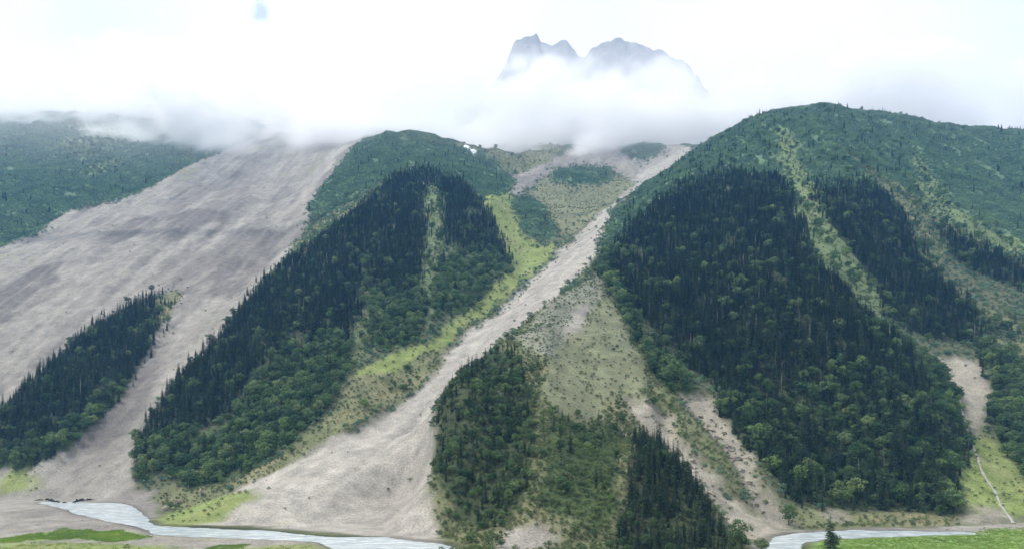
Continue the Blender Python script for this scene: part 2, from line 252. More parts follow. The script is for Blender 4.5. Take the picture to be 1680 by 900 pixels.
 ('fan','R',[(576,2174),(569,2078),(457,1615),(442,1604),(420,1611),(407,1657),(397,1665),(374,1676),(369,1712),(361,1733),(345,1719),(326,1678),(312,1664),(299,1656),(252,1454),(225,1406),(196,1345),(168,1213),(129,1068),(121,1037),(81,983),(73,964),(63,911),(55,891),(49,882),(25,864),(7,858),(1,851),(-4,786),(-9,766),(-19,756),(-57,749),(-67,752),(-86,739),(-69,582),(-46,427),(-44,416),(-15,402),(-48,393),(-66,402),(-76,414),(-88,459),(-180,498),(-252,508),(-270,519),(-267,530),(-290,583),(-290,614),(-286,616),(-246,539),(-279,620),(-261,632),(-247,633),(-232,645),(-204,658),(-175,685),(-134,763),(-103,781),(-78,895),(-43,945),(-38,958),(-27,1008),(-8,1048),(13,1067),(20,1082),(27,1117),(35,1140),(57,1177),(111,1305),(148,1353),(168,1376),(202,1431),(245,1665),(272,1700),(316,1791),(353,1940),(373,1990),(361,2082),(402,2097),(425,2117),(446,2123),(466,2125),(483,2117),(505,2125),(523,2120),(543,2123)]),
 ('fangrass','G',[(-294,557),(-301,616),(-300,624),(-272,628),(-254,619),(-245,609),(-223,568),(-209,557),(-233,520),(-232,498),(-256,501),(-266,511)]),
 ('cvUp','S',[(-193,1917),(-179,1947),(-164,1970),(-184,2452),(-165,2473),(-145,2505),(-125,2528),(-115,2800),(27,2800),(51,2800),(76,2787),(97,2649),(118,2582),(143,2610),(165,2580),(186,2541),(197,2400),(165,2193),(128,2070),(111,2033),(91,1998),(54,1959),(17,1906),(2,1904),(-14,1899),(-48,1950),(-60,1961),(-73,1991),(-91,1996),(-108,1963),(-142,1942),(-159,1938),(-176,1927)]),
 ('cvScree','R',[(111,2033),(129,2060),(147,2095),(187,2190),(208,2245),(246,2446),(296,2720),(354,2819),(375,2800),(516,2800),(665,2800),(742,2800),(546,2119),(520,2078),(502,2068),(484,2054),(450,2036),(432,2022),(415,2012),(400,2007),(380,1983),(349,1912),(310,1785),(319,1916),(316,1977),(297,2032),(238,2004),(200,1992),(180,1972),(162,1940),(144,1916),(128,1908),(113,1908),(84,1862),(69,1831),(55,1787),(27,1669),(15,1634),(0,1634),(-15,1629),(-8,1670),(0,1740),(9,1863),(17,1906),(54,1959),(91,1998)]),
 ('cvU1','U',[(435,2800),(511,2800),(432,2251),(455,2265),(588,2800),(614,2800),(473,2115),(437,2103),(418,2094),(397,2070),(361,2140),(361,2228)]),
 ('hillGreen','Q',[(15,1611),(40,1701),(54,1766),(69,1816),(113,1908),(128,1908),(144,1916),(162,1940),(180,1972),(230,1981),(261,1972),(311,1977),(325,1967),(339,1952),(323,1770),(304,1734),(271,1687),(257,1674),(211,1447),(197,1419),(174,1392),(163,1383),(129,1342),(109,1326),(88,1412),(73,1488),(68,1581),(60,1654),(45,1640),(30,1620)]),
 ('hillDark1','U',[(114,1925),(130,1928),(164,1950),(201,2005),(220,2011),(238,2007),(295,2020),(285,1892),(266,1869),(249,1852),(228,1806),(211,1789),(195,1779),(147,1789),(116,1813),(115,1860)]),
 ('hillDark2','U',[(0,1506),(14,1584),(46,1681),(56,1658),(63,1594),(68,1494),(84,1386),(90,1364),(78,1320),(51,1343),(37,1348),(19,1388),(10,1403),(4,1449)]),
 ('chBase','S',[(-71,607),(-64,624),(-74,746),(-72,752),(-56,745),(-19,746),(-9,755),(-4,764),(1,785),(7,833),(30,859),(54,874),(76,897),(93,927),(103,954),(139,1003),(144,924),(144,828),(155,737),(173,677),(158,616),(140,479),(150,422),(129,392),(2,391),(-40,367),(-60,515),(-70,601)]),
 ('chRocks','L',[(7,770),(12,817),(23,844),(78,908),(97,957),(106,975),(133,1006),(123,886),(93,821),(48,708),(35,702),(29,706),(16,720),(10,745)]),
 ('chGravel2','R',[(60,769),(83,861),(98,862),(81,771),(64,740),(62,753)]),
 ('chGrass','Q',[(42,714),(83,790),(131,897),(147,742),(148,732),(133,663),(126,654),(116,652),(93,635),(83,605),(48,584),(28,607),(41,703)]),
 ('chLeft','M',[(-71,602),(-65,625),(-76,746),(-74,753),(-24,747),(-19,748),(3,730),(18,577),(21,562),(2,449),(-13,443),(-16,438),(-20,442),(-28,462),(-41,471),(-54,497),(-70,596)]),
 ('chRight','C',[(103,564),(123,584),(142,428),(143,417),(131,392),(68,393),(67,434),(91,510),(100,550)]),
 ('chMid','B',[(26,562),(43,590),(64,586),(88,605),(97,584),(99,572),(64,440),(52,424),(36,440),(26,433),(17,454),(26,553)]),
 ('chGravel','R',[(-18,383),(0,429),(9,436),(25,429),(29,417),(18,401),(-14,386)]),
 ('ravA','T',[(106,645),(119,652),(125,651),(128,642),(132,641),(139,652),(144,655),(155,642),(144,581),(161,567),(172,524),(200,489),(199,469),(175,434),(168,427),(139,477),(110,628),(108,635)]),
 ('ravB','T',[(172,687),(208,701),(214,599),(204,542),(215,513),(199,469),(200,489),(189,500),(188,605),(174,679)]),
 ('ravMid','S',[(163,657),(175,649),(187,594),(189,522),(187,512),(163,575),(151,583),(148,588),(161,648)]),
 ('rmUp','U',[(154,1163),(199,1281),(234,1384),(248,1408),(260,1424),(282,1436),(296,1456),(337,1605),(370,1656),(385,1673),(404,1708),(432,1775),(445,1781),(488,1902),(511,1943),(576,2083),(793,2800),(835,2800),(520,1700),(527,1681),(552,1718),(561,1706),(582,1691),(598,1700),(1006,2800),(1072,2800),(711,1818),(718,1799),(731,1794),(746,1794),(763,1798),(782,1809),(798,1810),(807,1764),(820,1760),(839,1738),(1375,2800),(1518,2800),(1659,2800),(1796,2800),(1201,1849),(1205,1833),(1220,1832),(1889,2800),(1960,2800),(1300,1835),(1302,1816),(2032,2800),(2175,2800),(2199,2800),(1411,1797),(1314,1674),(1239,1577),(1161,1478),(1062,1352),(981,1250),(893,1137),(881,1122),(872,1133),(862,1180),(841,1203),(805,1220),(764,1230),(748,1249),(734,1256),(691,1211),(608,1101),(594,1083),(562,1092),(553,1091),(545,1094),(523,1146),(513,1145),(493,1149),(467,1135),(455,1134),(439,1144),(428,1143),(418,1173),(410,1179),(401,1181),(388,1171),(380,1176),(359,1203),(326,1230),(302,1212),(271,1164),(240,1150),(232,1154),(214,1129),(162,1043),(155,1079),(155,1123)]),
 ('rmLeftLow','B',[(123,999),(160,1098),(158,974),(152,925),(161,822),(180,783),(197,695),(167,676),(160,675),(144,828),(135,901),(135,923),(127,973)]),
 ('rmCon','C',[(152,1042),(193,1125),(203,1152),(231,1206),(248,1203),(262,1231),(303,1294),(316,1307),(326,1311),(343,1340),(353,1339),(362,1333),(373,1331),(391,1318),(403,1323),(431,1344),(441,1341),(447,1324),(454,1313),(496,1275),(517,1273),(497,1193),(456,1053),(437,957),(476,815),(486,806),(463,719),(438,726),(383,713),(370,724),(292,696),(251,704),(217,698),(197,746),(155,887),(152,925),(157,980),(154,1025)]),
 ('rmMix','M',[(217,698),(257,704),(292,696),(318,702),(370,724),(383,713),(447,725),(478,704),(480,701),(389,576),(354,531),(298,551),(222,529),(211,659),(215,688)]),
 ('rmFoot','S',[(222,528),(305,548),(357,531),(348,515),(205,488),(219,521)]),
 ('rmFootBare','T',[(242,531),(272,546),(266,520),(239,512),(241,522)]),
 ('rmRightSlope','B',[(466,836),(521,848),(539,837),(484,707),(463,719),(486,806),(475,815),(469,831)]),
 ('rmStrip1','K',[(600,1528),(618,1509),(628,1503),(595,1371),(555,1227),(525,1086),(522,1021),(549,985),(533,916),(492,889),(461,864),(433,938),(459,1075),(499,1204),(541,1355),(593,1504)]),
 ('rmCon2','C',[(543,1202),(556,1207),(587,1229),(625,1263),(655,1281),(663,1276),(706,1260),(713,1256),(727,1243),(665,1121),(662,1098),(645,1032),(664,1000),(673,951),(624,899),(617,900),(607,897),(594,889),(571,887),(556,898),(528,900),(503,896),(522,978),(500,1014),(514,1087),(540,1185)]),
 ('rmStrip2','S',[(691,1469),(707,1382),(718,1345),(723,1336),(731,1332),(741,1315),(748,1310),(775,1289),(783,1285),(792,1285),(804,1288),(813,1287),(845,1232),(869,1187),(874,1136),(876,1129),(843,1086),(803,1112),(779,1116),(757,1111),(730,1111),(673,1068),(677,1002),(706,919),(707,911),(630,812),(647,901),(677,975),(665,1010),(647,1027),(653,1081),(660,1112),(713,1206),(695,1311),(698,1379),(692,1452)]),
 ('rmStrip3','K',[(942,1582),(959,1533),(924,1443),(904,1403),(870,1287),(888,1217),(906,1167),(858,1105),(833,1159),(804,1184),(785,1208),(767,1220),(790,1293),(820,1361),(892,1488),(916,1536)]),
 ('rmCon3','C',[(766,1190),(811,1162),(820,1148),(831,1115),(842,1095),(843,1086),(781,1006),(744,1047),(732,1055),(724,1109),(758,1173)]),
 ('rmRightDark','U',[(1184,1801),(1197,1798),(1209,1792),(1226,1795),(1252,1810),(1269,1813),(1283,1789),(1291,1779),(1313,1788),(1441,1940),(1447,1926),(1456,1916),(2151,2800),(2175,2800),(1544,1966),(1375,1751),(1283,1634),(1195,1522),(1115,1419),(1024,1304),(928,1182),(911,1160),(884,1188),(872,1212),(859,1222),(858,1280),(864,1315),(916,1433),(938,1489),(986,1545),(1075,1665),(1130,1728)]),
 ('rmRightLow','B',[(624,899),(640,865),(630,812),(539,694),(469,604),(527,725),(516,734),(571,790),(619,887)]),
 ('grassR','G',[(477,694),(512,726),(517,707),(481,619),(417,537),(359,531),(445,650),(455,664)]),
 ('slide','T',[(546,851),(557,857),(565,859),(569,854),(582,851),(593,835),(573,790),(530,751),(497,709),(490,712),(544,842)]),
 ('mudR','T',[(355,529),(378,545),(402,551),(396,532),(344,509)]),
 ('bankR','R',[(178,452),(199,485),(353,509),(420,535),(378,481),(228,446),(146,399),(154,423),(167,436)]),
 ('meadow','G',[(171,391),(195,441),(346,482),(396,504),(308,392),(175,391)]),
 ('patch1','H',[(-351,446),(-340,457),(-336,471),(-323,462),(-329,493),(-313,483),(-309,491),(-294,478),(-282,482),(-246,457),(-259,432),(-299,454),(-301,442),(-319,447),(-322,436),(-341,434)]),
 ('patch2','H',[(-187,410),(-185,422),(-169,426),(-167,410),(-182,403)]),
 ('patch3','G',[(-344,428),(-312,438),(-237,423),(-189,405),(-127,436),(-102,398),(-261,395),(-316,393)]),
]
PATH_LINE = [(526.2,786.1),(506.3,753.3),(497.2,731.8),(488.8,716.5),(481.1,697.1),(476.2,687.5),(463.9,667.3),(442.7,629.5),(429.2,595.4),(425.4,587.4),(408.2,558.7),(399.5,535.7),(391.6,520.4)]
RIVER_W = [(-480.7,673.2),(-452.5,678.7),(-420.7,667.7),(-387.1,662.3),(-366.2,641.6),(-299.0,547.5),(-270.9,513.3),(-183.0,488.8),(-125.0,456.2),(-83.3,456.2),(-47.9,436.8),(-18.5,404.6),(-103.4,404.6),(-129.0,441.5),(-227.5,461.4),(-254.3,472.0),(-275.6,494.7),(-375.0,578.3),(-408.6,612.9),(-471.0,665.0)]
RIVER_E = [(146.3,400.6),(177.8,461.4),(199.4,474.7),(250.0,488.8),(328.9,480.3),(329.7,472.0),(210.2,451.2),(193.5,436.8),(174.9,400.6),(148.5,400.6)]
SPOTS = {'meadow_tree': (194.8,408.5),'corner_tree': (137.5,404.8),'corner_bush': (149.7,399.9),'lone_spruce': (-458.0,1506.0),'snow1': (-129.7,1945.8),'snow2': (-114.3,1926.0),'pin1': (-311.2,599.9),'pin2': (-320.8,639.8),'pin3': (-302.9,650.3),'river_rock': (-66.2,407.5),'pale_dead1': (288.1,788.6),'pale_dead2': (282.0,698.7),'pale_dead3': (-227.7,1039.0),'pale_dead4': (173.7,845.3),'scar_rock': (-9.8,594.2),'shrubA': (-122.3,797.2),'shrubB': (-113.9,799.3),'shrubC': (-143.7,787.0)}
OUTCROPS = [(132.9,577.6,1.3),(142.1,572.2,2.2),(142.9,551.0,2.4),(147.2,541.0,2.0),(148.8,525.8,1.6),(150.7,565.2,1.4),(148.8,501.5,1.2),(125.2,623.3,1.0),(186.8,659.7,1.5),(189.8,641.5,1.9),(191.9,621.8,2.0),(195.3,607.6,1.8),(196.6,588.3,2.1),(196.7,572.9,1.8),(195.7,556.6,1.7),(195.5,546.0,1.5),(200.9,632.1,1.3),(197.5,600.6,1.4),(193.7,530.3,1.2),(206.3,591.4,1.6),(201.1,667.1,1.3),(215.4,512.6,0.9),(225.4,514.3,0.7),(194.8,517.7,1.0),(148.3,612.9,1.1)]
SCARPS = [[(-490.0,684.4),(-482.1,690.1),(-461.1,673.2),(-438.5,662.3)],[(-436.7,662.3),(-441.3,678.7),(-437.5,684.4),(-431.1,690.1)]]

# ---------------------------------------------------------------- materials
def new_mat(name):
    m = bpy.data.materials.new(name); m.use_nodes = True
    nt = m.node_tree; nt.nodes.clear()
    out = nt.nodes.new('ShaderNodeOutputMaterial')
    return m, nt, out

def principled(nt, out, rough=0.9, spec=0.15):
    b = nt.nodes.new('ShaderNodeBsdfPrincipled')
    b.inputs['Roughness'].default_value = rough
    b.inputs['Specular IOR Level'].default_value = spec
    nt.links.new(b.outputs[0], out.inputs['Surface'])
    return b

def noise_node(nt, vec, scale, detail=4, rough=0.55):
    n = nt.nodes.new('ShaderNodeTexNoise')
    n.inputs['Scale'].default_value = scale; n.inputs['Detail'].default_value = detail; n.inputs['Roughness'].default_value = rough
    nt.links.new(vec, n.inputs['Vector'])
    return n.outputs['Fac']

def ramp(nt, fac, stops):
    r = nt.nodes.new('ShaderNodeValToRGB')
    el = r.color_ramp.elements
    while len(el) < len(stops): el.new(0.5)
    for e, (p, c) in zip(el, stops):
        e.position = p; e.color = (*c, 1)
    nt.links.new(fac, r.inputs['Fac'])
    return r.outputs['Color']

def mult(nt, a, b, fac=1.0):
    m = nt.nodes.new('ShaderNodeMixRGB'); m.blend_type = 'MULTIPLY'; m.inputs['Fac'].default_value = fac
    nt.links.new(a, m.inputs['Color1']); nt.links.new(b, m.inputs['Color2'])
    return m.outputs['Color']

def bump(nt, bsdf, h, strength, dist):
    b = nt.nodes.new('ShaderNodeBump'); b.inputs['Strength'].default_value = strength; b.inputs['Distance'].default_value = dist
    nt.links.new(h, b.inputs['Height']); nt.links.new(b.outputs['Normal'], bsdf.inputs['Normal'])

def ground_material():
    m, nt, out = new_mat('ground_cover')
    b = principled(nt, out, 0.95, 0.1)
    at = nt.nodes.new('ShaderNodeAttribute'); at.attribute_name = 'cover'
    tc = nt.nodes.new('ShaderNodeTexCoord')
    pos = tc.outputs['Object']
    n1 = noise_node(nt, pos, 0.55, 6, 0.62)
    n2 = noise_node(nt, pos, 0.09, 5, 0.6)
    c1 = ramp(nt, n1, [(0.28, (.62, .62, .62)), (0.5, (1, 1, 1)), (0.72, (1.3, 1.28, 1.25))])
    c2 = ramp(nt, n2, [(0.3, (.8, .81, .8)), (0.7, (1.18, 1.17, 1.15))])
    c = mult(nt, mult(nt, at.outputs['Color'], c1), c2)
    nt.links.new(c, b.inputs['Base Color'])
    bump(nt, b, n1, 0.75, 0.9)
    return m

def foliage_material(name, cols, leafvar=0.25):
    m, nt, out = new_mat(name)
    b = principled(nt, out, 0.75, 0.2)
    oi = nt.nodes.new('ShaderNodeObjectInfo')
    c = ramp(nt, oi.outputs['Random'], [(i / (len(cols) - 1), k) for i, k in enumerate(cols)])
    tc = nt.nodes.new('ShaderNodeTexCoord')
    n = noise_node(nt, tc.outputs['Object'], 1.3, 3, 0.6)
    v = ramp(nt, n, [(0.3, (1 - leafvar,) * 3), (0.7, (1 + leafvar, 1 + leafvar, 1 + leafvar * .6))])
    sc_ = nt.nodes.new('ShaderNodeVectorMath'); sc_.operation = 'SCALE'; sc_.inputs['Scale'].default_value = 1.0 / 42.0
    nt.links.new(oi.outputs['Location'], sc_.inputs[0])
    n2 = noise_node(nt, sc_.outputs['Vector'], 1.0, 4, 0.6)
    v2 = ramp(nt, n2, [(0.30, (.62, .66, .72)), (0.5, (1, 1, 1)), (0.70, (1.5, 1.4, 1.15))])
    col = mult(nt, mult(nt, c, v), v2)
    nt.links.new(col, b.inputs['Base Color'])
    tr = nt.nodes.new('ShaderNodeBsdfTranslucent')
    nt.links.new(col, tr.inputs['Color'])
    mx = nt.nodes.new('ShaderNodeMixShader'); mx.inputs['Fac'].default_value = 0.14
    nt.links.new(b.outputs[0], mx.inputs[1]); nt.links.new(tr.outputs[0], mx.inputs[2])
    nt.links.new(mx.outputs[0], out.inputs['Surface'])
    return m

def plain_noise_material(name, cols, scale, rough=0.9, bmp=0.5, dist=0.3, spec=0.2, per_object=True):
    m, nt, out = new_mat(name)
    b = principled(nt, out, rough, spec)
    tc = nt.nodes.new('ShaderNodeTexCoord')
    n = noise_node(nt, tc.outputs['Object'], scale, 6, 0.6)
    c = ramp(nt, n, [(0.25 + 0.5 * i / (len(cols) - 1), k) for i, k in enumerate(cols)])
    if per_object:
        oi = nt.nodes.new('ShaderNodeObjectInfo')
        r = ramp(nt, oi.outputs['Random'], [(0, (.72, .72, .72)), (1, (1.25, 1.24, 1.2))])
        c = mult(nt, c, r)
    nt.links.new(c, b.inputs['Base Color'])
    bump(nt, b, n, bmp, dist)
    return m

M_GROUND = ground_material()
M_SPRUCE = foliage_material('spruce_needles', [(.018, .038, .022), (.026, .053, .030), (.056, .098, .044), (.014, .030, .019), (.036, .070, .038), (.090, .138, .062)])
M_LEAF = foliage_material('broad_leaves', [(.036, .076, .032), (.068, .130, .046), (.140, .215, .080), (.040, .088, .042), (.095, .160, .062), (.185, .250, .110)], 0.3)
M_SHRUB = foliage_material('shrub_leaves', [(.070, .110, .050), (.105, .155, .065), (.165, .205, .085), (.090, .130, .065)], 0.3)
M_UPPER = foliage_material('upland_leaves', [(.095, .180, .125), (.130, .230, .150), (.185, .290, .165), (.105, .195, .145)], 0.3)
M_BARK = plain_noise_material('bark', [(.05, .04, .03), (.12, .10, .08)], 3.0)
M_DEAD = plain_noise_material('pale_dead_wood', [(.17, .155, .13), (.30, .275, .24)], 3.0)
M_ROCK = plain_noise_material('boulder_stone', [(.09, .09, .085), (.24, .235, .21), (.40, .39, .36)], 0.8)
M_CLIFF = plain_noise_material('cliff_rock', [(.15, .135, .115), (.29, .26, .215), (.40, .365, .31)], 0.22, bmp=0.9, dist=1.2)
M_PEAK = plain_noise_material('peak_rock', [(.055, .05, .048), (.15, .135, .125), (.28, .26, .24)], 0.012, bmp=0.8, dist=14, per_object=False)
M_SNOW = plain_noise_material('old_snow', [(.72, .75, .78), (.85, .86, .87)], 0.3, per_object=False)
M_PATH = plain_noise_material('trodden_gravel', [(.26, .24, .21), (.42, .40, .36)], 0.7, per_object=False)

def water_material():
    m, nt, out = new_mat('glacial_water')
    b = principled(nt, out, 0.18, 0.5)
    tc = nt.nodes.new('ShaderNodeTexCoord')
    mp = nt.nodes.new('ShaderNodeMapping'); mp.inputs['Scale'].default_value = (0.10, 0.42, 1)
    nt.links.new(tc.outputs['Object'], mp.inputs['Vector'])
    n = noise_node(nt, mp.outputs['Vector'], 1.0, 6, 0.6)
    c = ramp(nt, n, [(0.32, (.34, .40, .42)), (0.5, (.47, .53, .55)), (0.66, (.74, .78, .80))])
    nt.links.new(c, b.inputs['Base Color'])
    n2 = noise_node(nt, mp.outputs['Vector'], 5.0, 4, 0.6)
    bump(nt, b, n2, 0.45, 0.3)
    return m
M_WATER = water_material()

# ---------------------------------------------------------------- object helpers
def mesh_from(name, V, Fc, mats, smooth=False, midx=None):
    me = bpy.data.meshes.new(name)
    V = np.asarray(V, np.float32)
    me.from_pydata(V.tolist() if len(V) < 60000 else V, [], Fc if isinstance(Fc, list) else Fc.tolist())
    for m in mats: me.materials.append(m)
    if midx is not None: me.polygons.foreach_set('material_index', np.asarray(midx, np.int32))
    if smooth: me.polygons.foreach_set('use_smooth', np.ones(len(me.polygons), bool))
    me.update()
    return me

def big_mesh(name, V, Q, mat):
    me = bpy.data.meshes.new(name)
    me.vertices.add(len(V)); me.vertices.foreach_set('co', np.asarray(V, np.float32).ravel())
    me.loops.add(Q.size); me.loops.foreach_set('vertex_index', Q.astype(np.int32).ravel())
    me.polygons.add(len(Q))
    me.polygons.foreach_set('loop_start', np.arange(0, Q.size, 4, dtype=np.int32))
    me.polygons.foreach_set('use_smooth', np.ones(len(Q), bool))
    me.materials.append(mat)
    me.update(calc_edges=True)
    return me

def link(name, data, parent=None, loc=None):
    o = bpy.data.objects.new(name, data); COL.objects.link(o)
    if parent is not None: o.parent = parent
    if loc is not None: o.location = loc
    return o

def tag(o, label=None, cat=None, group=None, kind=None):
    if label: o['label'] = label
    if cat: o['category'] = cat
    if group: o['group'] = group
    if kind: o['kind'] = kind
    return o

# ---------------------------------------------------------------- terrain surface and ground cover on the plan
FIT = tps_fit(CONTROL_PTS, 2e-6)
H0 = base_height(FIT)
SMO = np.zeros((NY, NX))
for p in SMOOTH: SMO = np.maximum(SMO, poly_raster(p))
SMO = blur(blur(SMO, 5), 5)
ZT = full_height(H0, SMO)
RIV = np.maximum(poly_raster(RIVER_W), poly_raster(RIVER_E))
near = np.clip(blur(blur(RIV, 5), 5) * 6, 0, 1)
ZT = ZT * (1 - near) + near * np.clip(ZT, -0.1, 0.5)
RIVS = blur(RIV, 1)
XXr, YYr = np.meshgrid(AX, AY)
ZT = ZT - 1.1 * sstep(.3, .8, RIVS)

for nm, dp, rad in (('ravA', 7.0, 1), ('ravB', 6.0, 1), ('fan', 3.0, 1), ('slide', 2.5, 1)):
    rr_ = poly_raster([p for n, c, p in COVER if n == nm][0])
    wob = 1 + .6 * fbm(XXr / 20, YYr / 20, 3, 161)
    ZT = ZT - sstep(4, 20, ZT) * dp * wob * sstep(.25, .8, blur(blur(rr_, rad), rad))

def zt(x, y):
    return bil(ZT, x, y)

CODES = {}
MASK = {}
TOP = np.full((NY, NX), -1, np.int16)
for i, (n, c, p) in enumerate(COVER):
    r = poly_raster(p)
    MASK[n] = r
    TOP[r > .5] = i
CLS = [c for n, c, p in COVER]

def cover_at(x, y, amp=9.0):
    x = np.asarray(x); y = np.asarray(y)
    s = 1 + np.clip((y - 600) / 900, 0, 1.2)
    wx = x + amp * s * fbm(x / 45, y / 45, 5, 61); wy = y + amp * s * fbm(x / 45, y / 45, 5, 71)
    ix = np.clip(((wx - GX0) / GS + .5).astype(int), 0, NX - 1); iy = np.clip(((wy - GY0) / GS + .5).astype(int), 0, NY - 1)
    return TOP[iy, ix]

BASECOL = {'R': (.270, .250, .222), 'P': (.330, .308, .275), 'G': (.190, .232, .080), 'H': (.140, .250, .040), 'S': (.150, .160, .085), 'C': (.050, .058, .034),
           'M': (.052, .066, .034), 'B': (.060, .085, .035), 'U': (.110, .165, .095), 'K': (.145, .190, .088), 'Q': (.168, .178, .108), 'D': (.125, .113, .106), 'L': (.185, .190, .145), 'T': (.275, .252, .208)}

def ground_colour(x, y):
    col = np.empty((len(x), 3)); col[:] = (.105, .115, .068)
    s = 1 + np.clip((y - 600) / 900, 0, 1.2)
    wx = x + 9 * s * fbm(x / 45, y / 45, 5, 61) + 4 * fbm(x / 9, y / 9, 2, 63); wy = y + 9 * s * fbm(x / 45, y / 45, 5, 71) + 4 * fbm(x / 9, y / 9, 2, 73)
    n1 = fbm(x / 60, y / 60, 5, 81); n2 = fbm(x / 16, y / 16, 4, 91)
    ax = x - y * (-.07 + .46 * sstep(-330, -200, x))
    st = fbm(ax / 22, y / 90, 5, 101); st2 = fbm(ax / 90, y / 220, 5, 111)
    for n, c, p in COVER:
        P_ = np.array(p, float); pre = np.where((wx > P_[:, 0].min() - 50) & (wx < P_[:, 0].max() + 50) & (wy > P_[:, 1].min() - 50) & (wy < P_[:, 1].max() + 50))[0]
        if len(pre) == 0: continue
        i0 = max(0, int((P_[:, 0].min() - 120 - GX0) / GS)); i1 = min(NX, int((P_[:, 0].max() + 120 - GX0) / GS)); j0 = max(0, int((P_[:, 1].min() - 120 - GY0) / GS)); j1 = min(NY, int((P_[:, 1].max() + 120 - GY0) / GS))
        soft = blur(blur(MASK[n][j0:j1, i0:i1], 2 if c in 'RGSTLHQ' else (4 if c in 'DKP' else 1)), 2 if c in 'DKQSPG' else 1)
        k = np.zeros(len(x)); k[pre] = sstep(.2, .8, bil(soft, wx[pre], wy[pre], GX0 + GS * i0, GY0 + GS * j0))
        idx = pre[k[pre] > 0.003]
        if len(idx) == 0: continue
        base = np.array(BASECOL[c])[None, :] * np.ones((len(idx), 1))
        a, b_, s1, s2 = n1[idx], n2[idx], st[idx], st2[idx]
        if c == 'R':
            base = base * (1 + .18 * s1 + .26 * b_ + .18 * a)[:, None]
            dark = sstep(.02, .45, s2 + .6 * a)
            if n == 'fan': dark = dark * 0.35; base = base * np.array((1.26, 1.27, 1.28))
            base = base * (1 - .45 * dark[:, None]) + np.array((.110, .098, .095)) * .45 * dark[:, None]
            veg = sstep(.25, .6, -s2 + .5 * b_) * (.55 if n == 'screeL' else .35)
            base = base * (1 - veg[:, None]) + np.array((.19, .20, .10)) * veg[:, None]
        elif c in 'DP':
            base = base * (1 + .3 * s1 + .2 * b_)[:, None]
        elif c in 'GHSKQ':
            tan = sstep(-.1, .6, a + .5 * b_)[:, None] * (.55 if c == 'S' else (.12 if c == 'K' else .3))
            base = base * (1 + .3 * b_)[:, None] * (1 - tan) + np.array((.235, .205, .125)) * tan
        if n == 'meadow': base = base * np.array((.92, 1.12, 1.0))
        if c == 'T':
            base = base * (1 + .3 * s1 + .25 * b_)[:, None]
        elif c not in 'RDPGHSKQ':
            base = base * (1 + .3 * b_)[:, None]
        kk = k[idx][:, None]
        if c == 'P': kk = kk * .75
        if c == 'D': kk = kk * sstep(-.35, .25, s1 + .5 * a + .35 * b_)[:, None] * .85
        col[idx] = col[idx] * (1 - kk) + base * kk
    wet = sstep(.03, .5, bil(blur(blur(RIV, 1), 1), x, y))[:, None]
    return np.clip(col * (1 - .5 * wet), .01, .6)

# mesh rows and columns
ys = [-60.0]
while ys[-1] < 3080:
    y = ys[-1]
    d = 12 if y < 300 else (6 if y < 385 else (1.9 if y < 700 else min(9.0, 1.9 + (y - 700) * 0.0046)))
    ys.append(y + d)
ys = np.array(ys)
xs = np.arange(-2480, 2481, 3.6)
TX, TY = np.meshgrid(xs, ys)
TZ = zt(TX, TY)
NYm, NXm = TX.shape
keepv = np.abs(TX) < 0.80 * np.maximum(TY, 0) + 330
cell = keepv[:-1, :-1] & keepv[1:, :-1] & keepv[:-1, 1:] & keepv[1:, 1:]
ci, cj = np.where(cell)
VID = np.arange(NYm * NXm).reshape(NYm, NXm)
QUAD = np.stack([VID[ci, cj], VID[ci, cj + 1], VID[ci + 1, cj + 1], VID[ci + 1, cj]], 1)
used = np.unique(QUAD)
VX, VY, VZ = TX.ravel(), TY.ravel(), TZ.ravel()
VZ = VZ + np.where(VY > 330, 0.10 * fbm(VX / 5, VY / 5, 2, 121), 0)
VC = np.zeros((NYm * NXm, 4), np.float32); VC[:, 3] = 1
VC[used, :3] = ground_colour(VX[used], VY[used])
gy, gx = np.gradient(TZ, ys, xs)
VN = np.stack([-gx.ravel(), -gy.ravel(), np.ones(NYm * NXm)], 1); VN /= np.linalg.norm(VN, axis=1)[:, None]
cx_ = xs[cj] + 1.8; cy_ = (ys[ci] + ys[ci + 1]) / 2
ctop = cover_at(cx_, cy_)
NAMES = [n for n, c, p in COVER]
LAND = []           # land pieces: (object name, label, cover names)
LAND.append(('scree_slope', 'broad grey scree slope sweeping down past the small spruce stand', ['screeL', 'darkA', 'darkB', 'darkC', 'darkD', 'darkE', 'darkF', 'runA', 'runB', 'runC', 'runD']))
LAND.append(('debris_fan', 'pale debris fan spreading from the narrow gully to the river', ['fan', 'cvScree']))
LAND.append(('gravel_bank', 'grey gravel banks beside the pale river', ['bankL', 'bankR', 'chGravel']))
LAND.append(('meadow', 'flat bright green meadow beside the river', ['meadow']))
LAND.append(('landslide_scar', 'bare tan landslide scar above the thin path', ['slide']))
LAND.append(('ravine', 'eroded tan gullies between the front hill and the forest', ['ravA', 'ravB', 'ravMid']))
LAND.append(('grass_patch', 'bright green grass patches on the gravel flat', ['patch1', 'patch2', 'patch3']))
LAND.append(('mountain_flank', 'blue hazy forested flank above the broad scree slope', ['farL', 'farLgrass1', 'farLgrass2', 'farLgrass3']))
LAND.append(('mountain_spur', 'wooded mountain spur between the two scree runs', [n for n in NAMES if n.startswith('s2') or n.startswith('band')]))
LAND.append(('hill', 'low front hill with boulders, grass and trees', [n for n in NAMES if n.startswith('ch') and n != 'chGravel']))
LAND.append(('mountain', 'high forested mountain with grassy strips', [n for n in NAMES if n.startswith('rm') or n in ('grassR', 'mudR')]))
LAND.append(('terrain', 'valley ground and upper slopes', None))
code = np.full(len(NAMES) + 1, len(LAND) - 1)
for li, (_, _, ns) in enumerate(LAND):
    for n in (ns or []):
        code[NAMES.index(n)] = li
fcode = code[ctop]
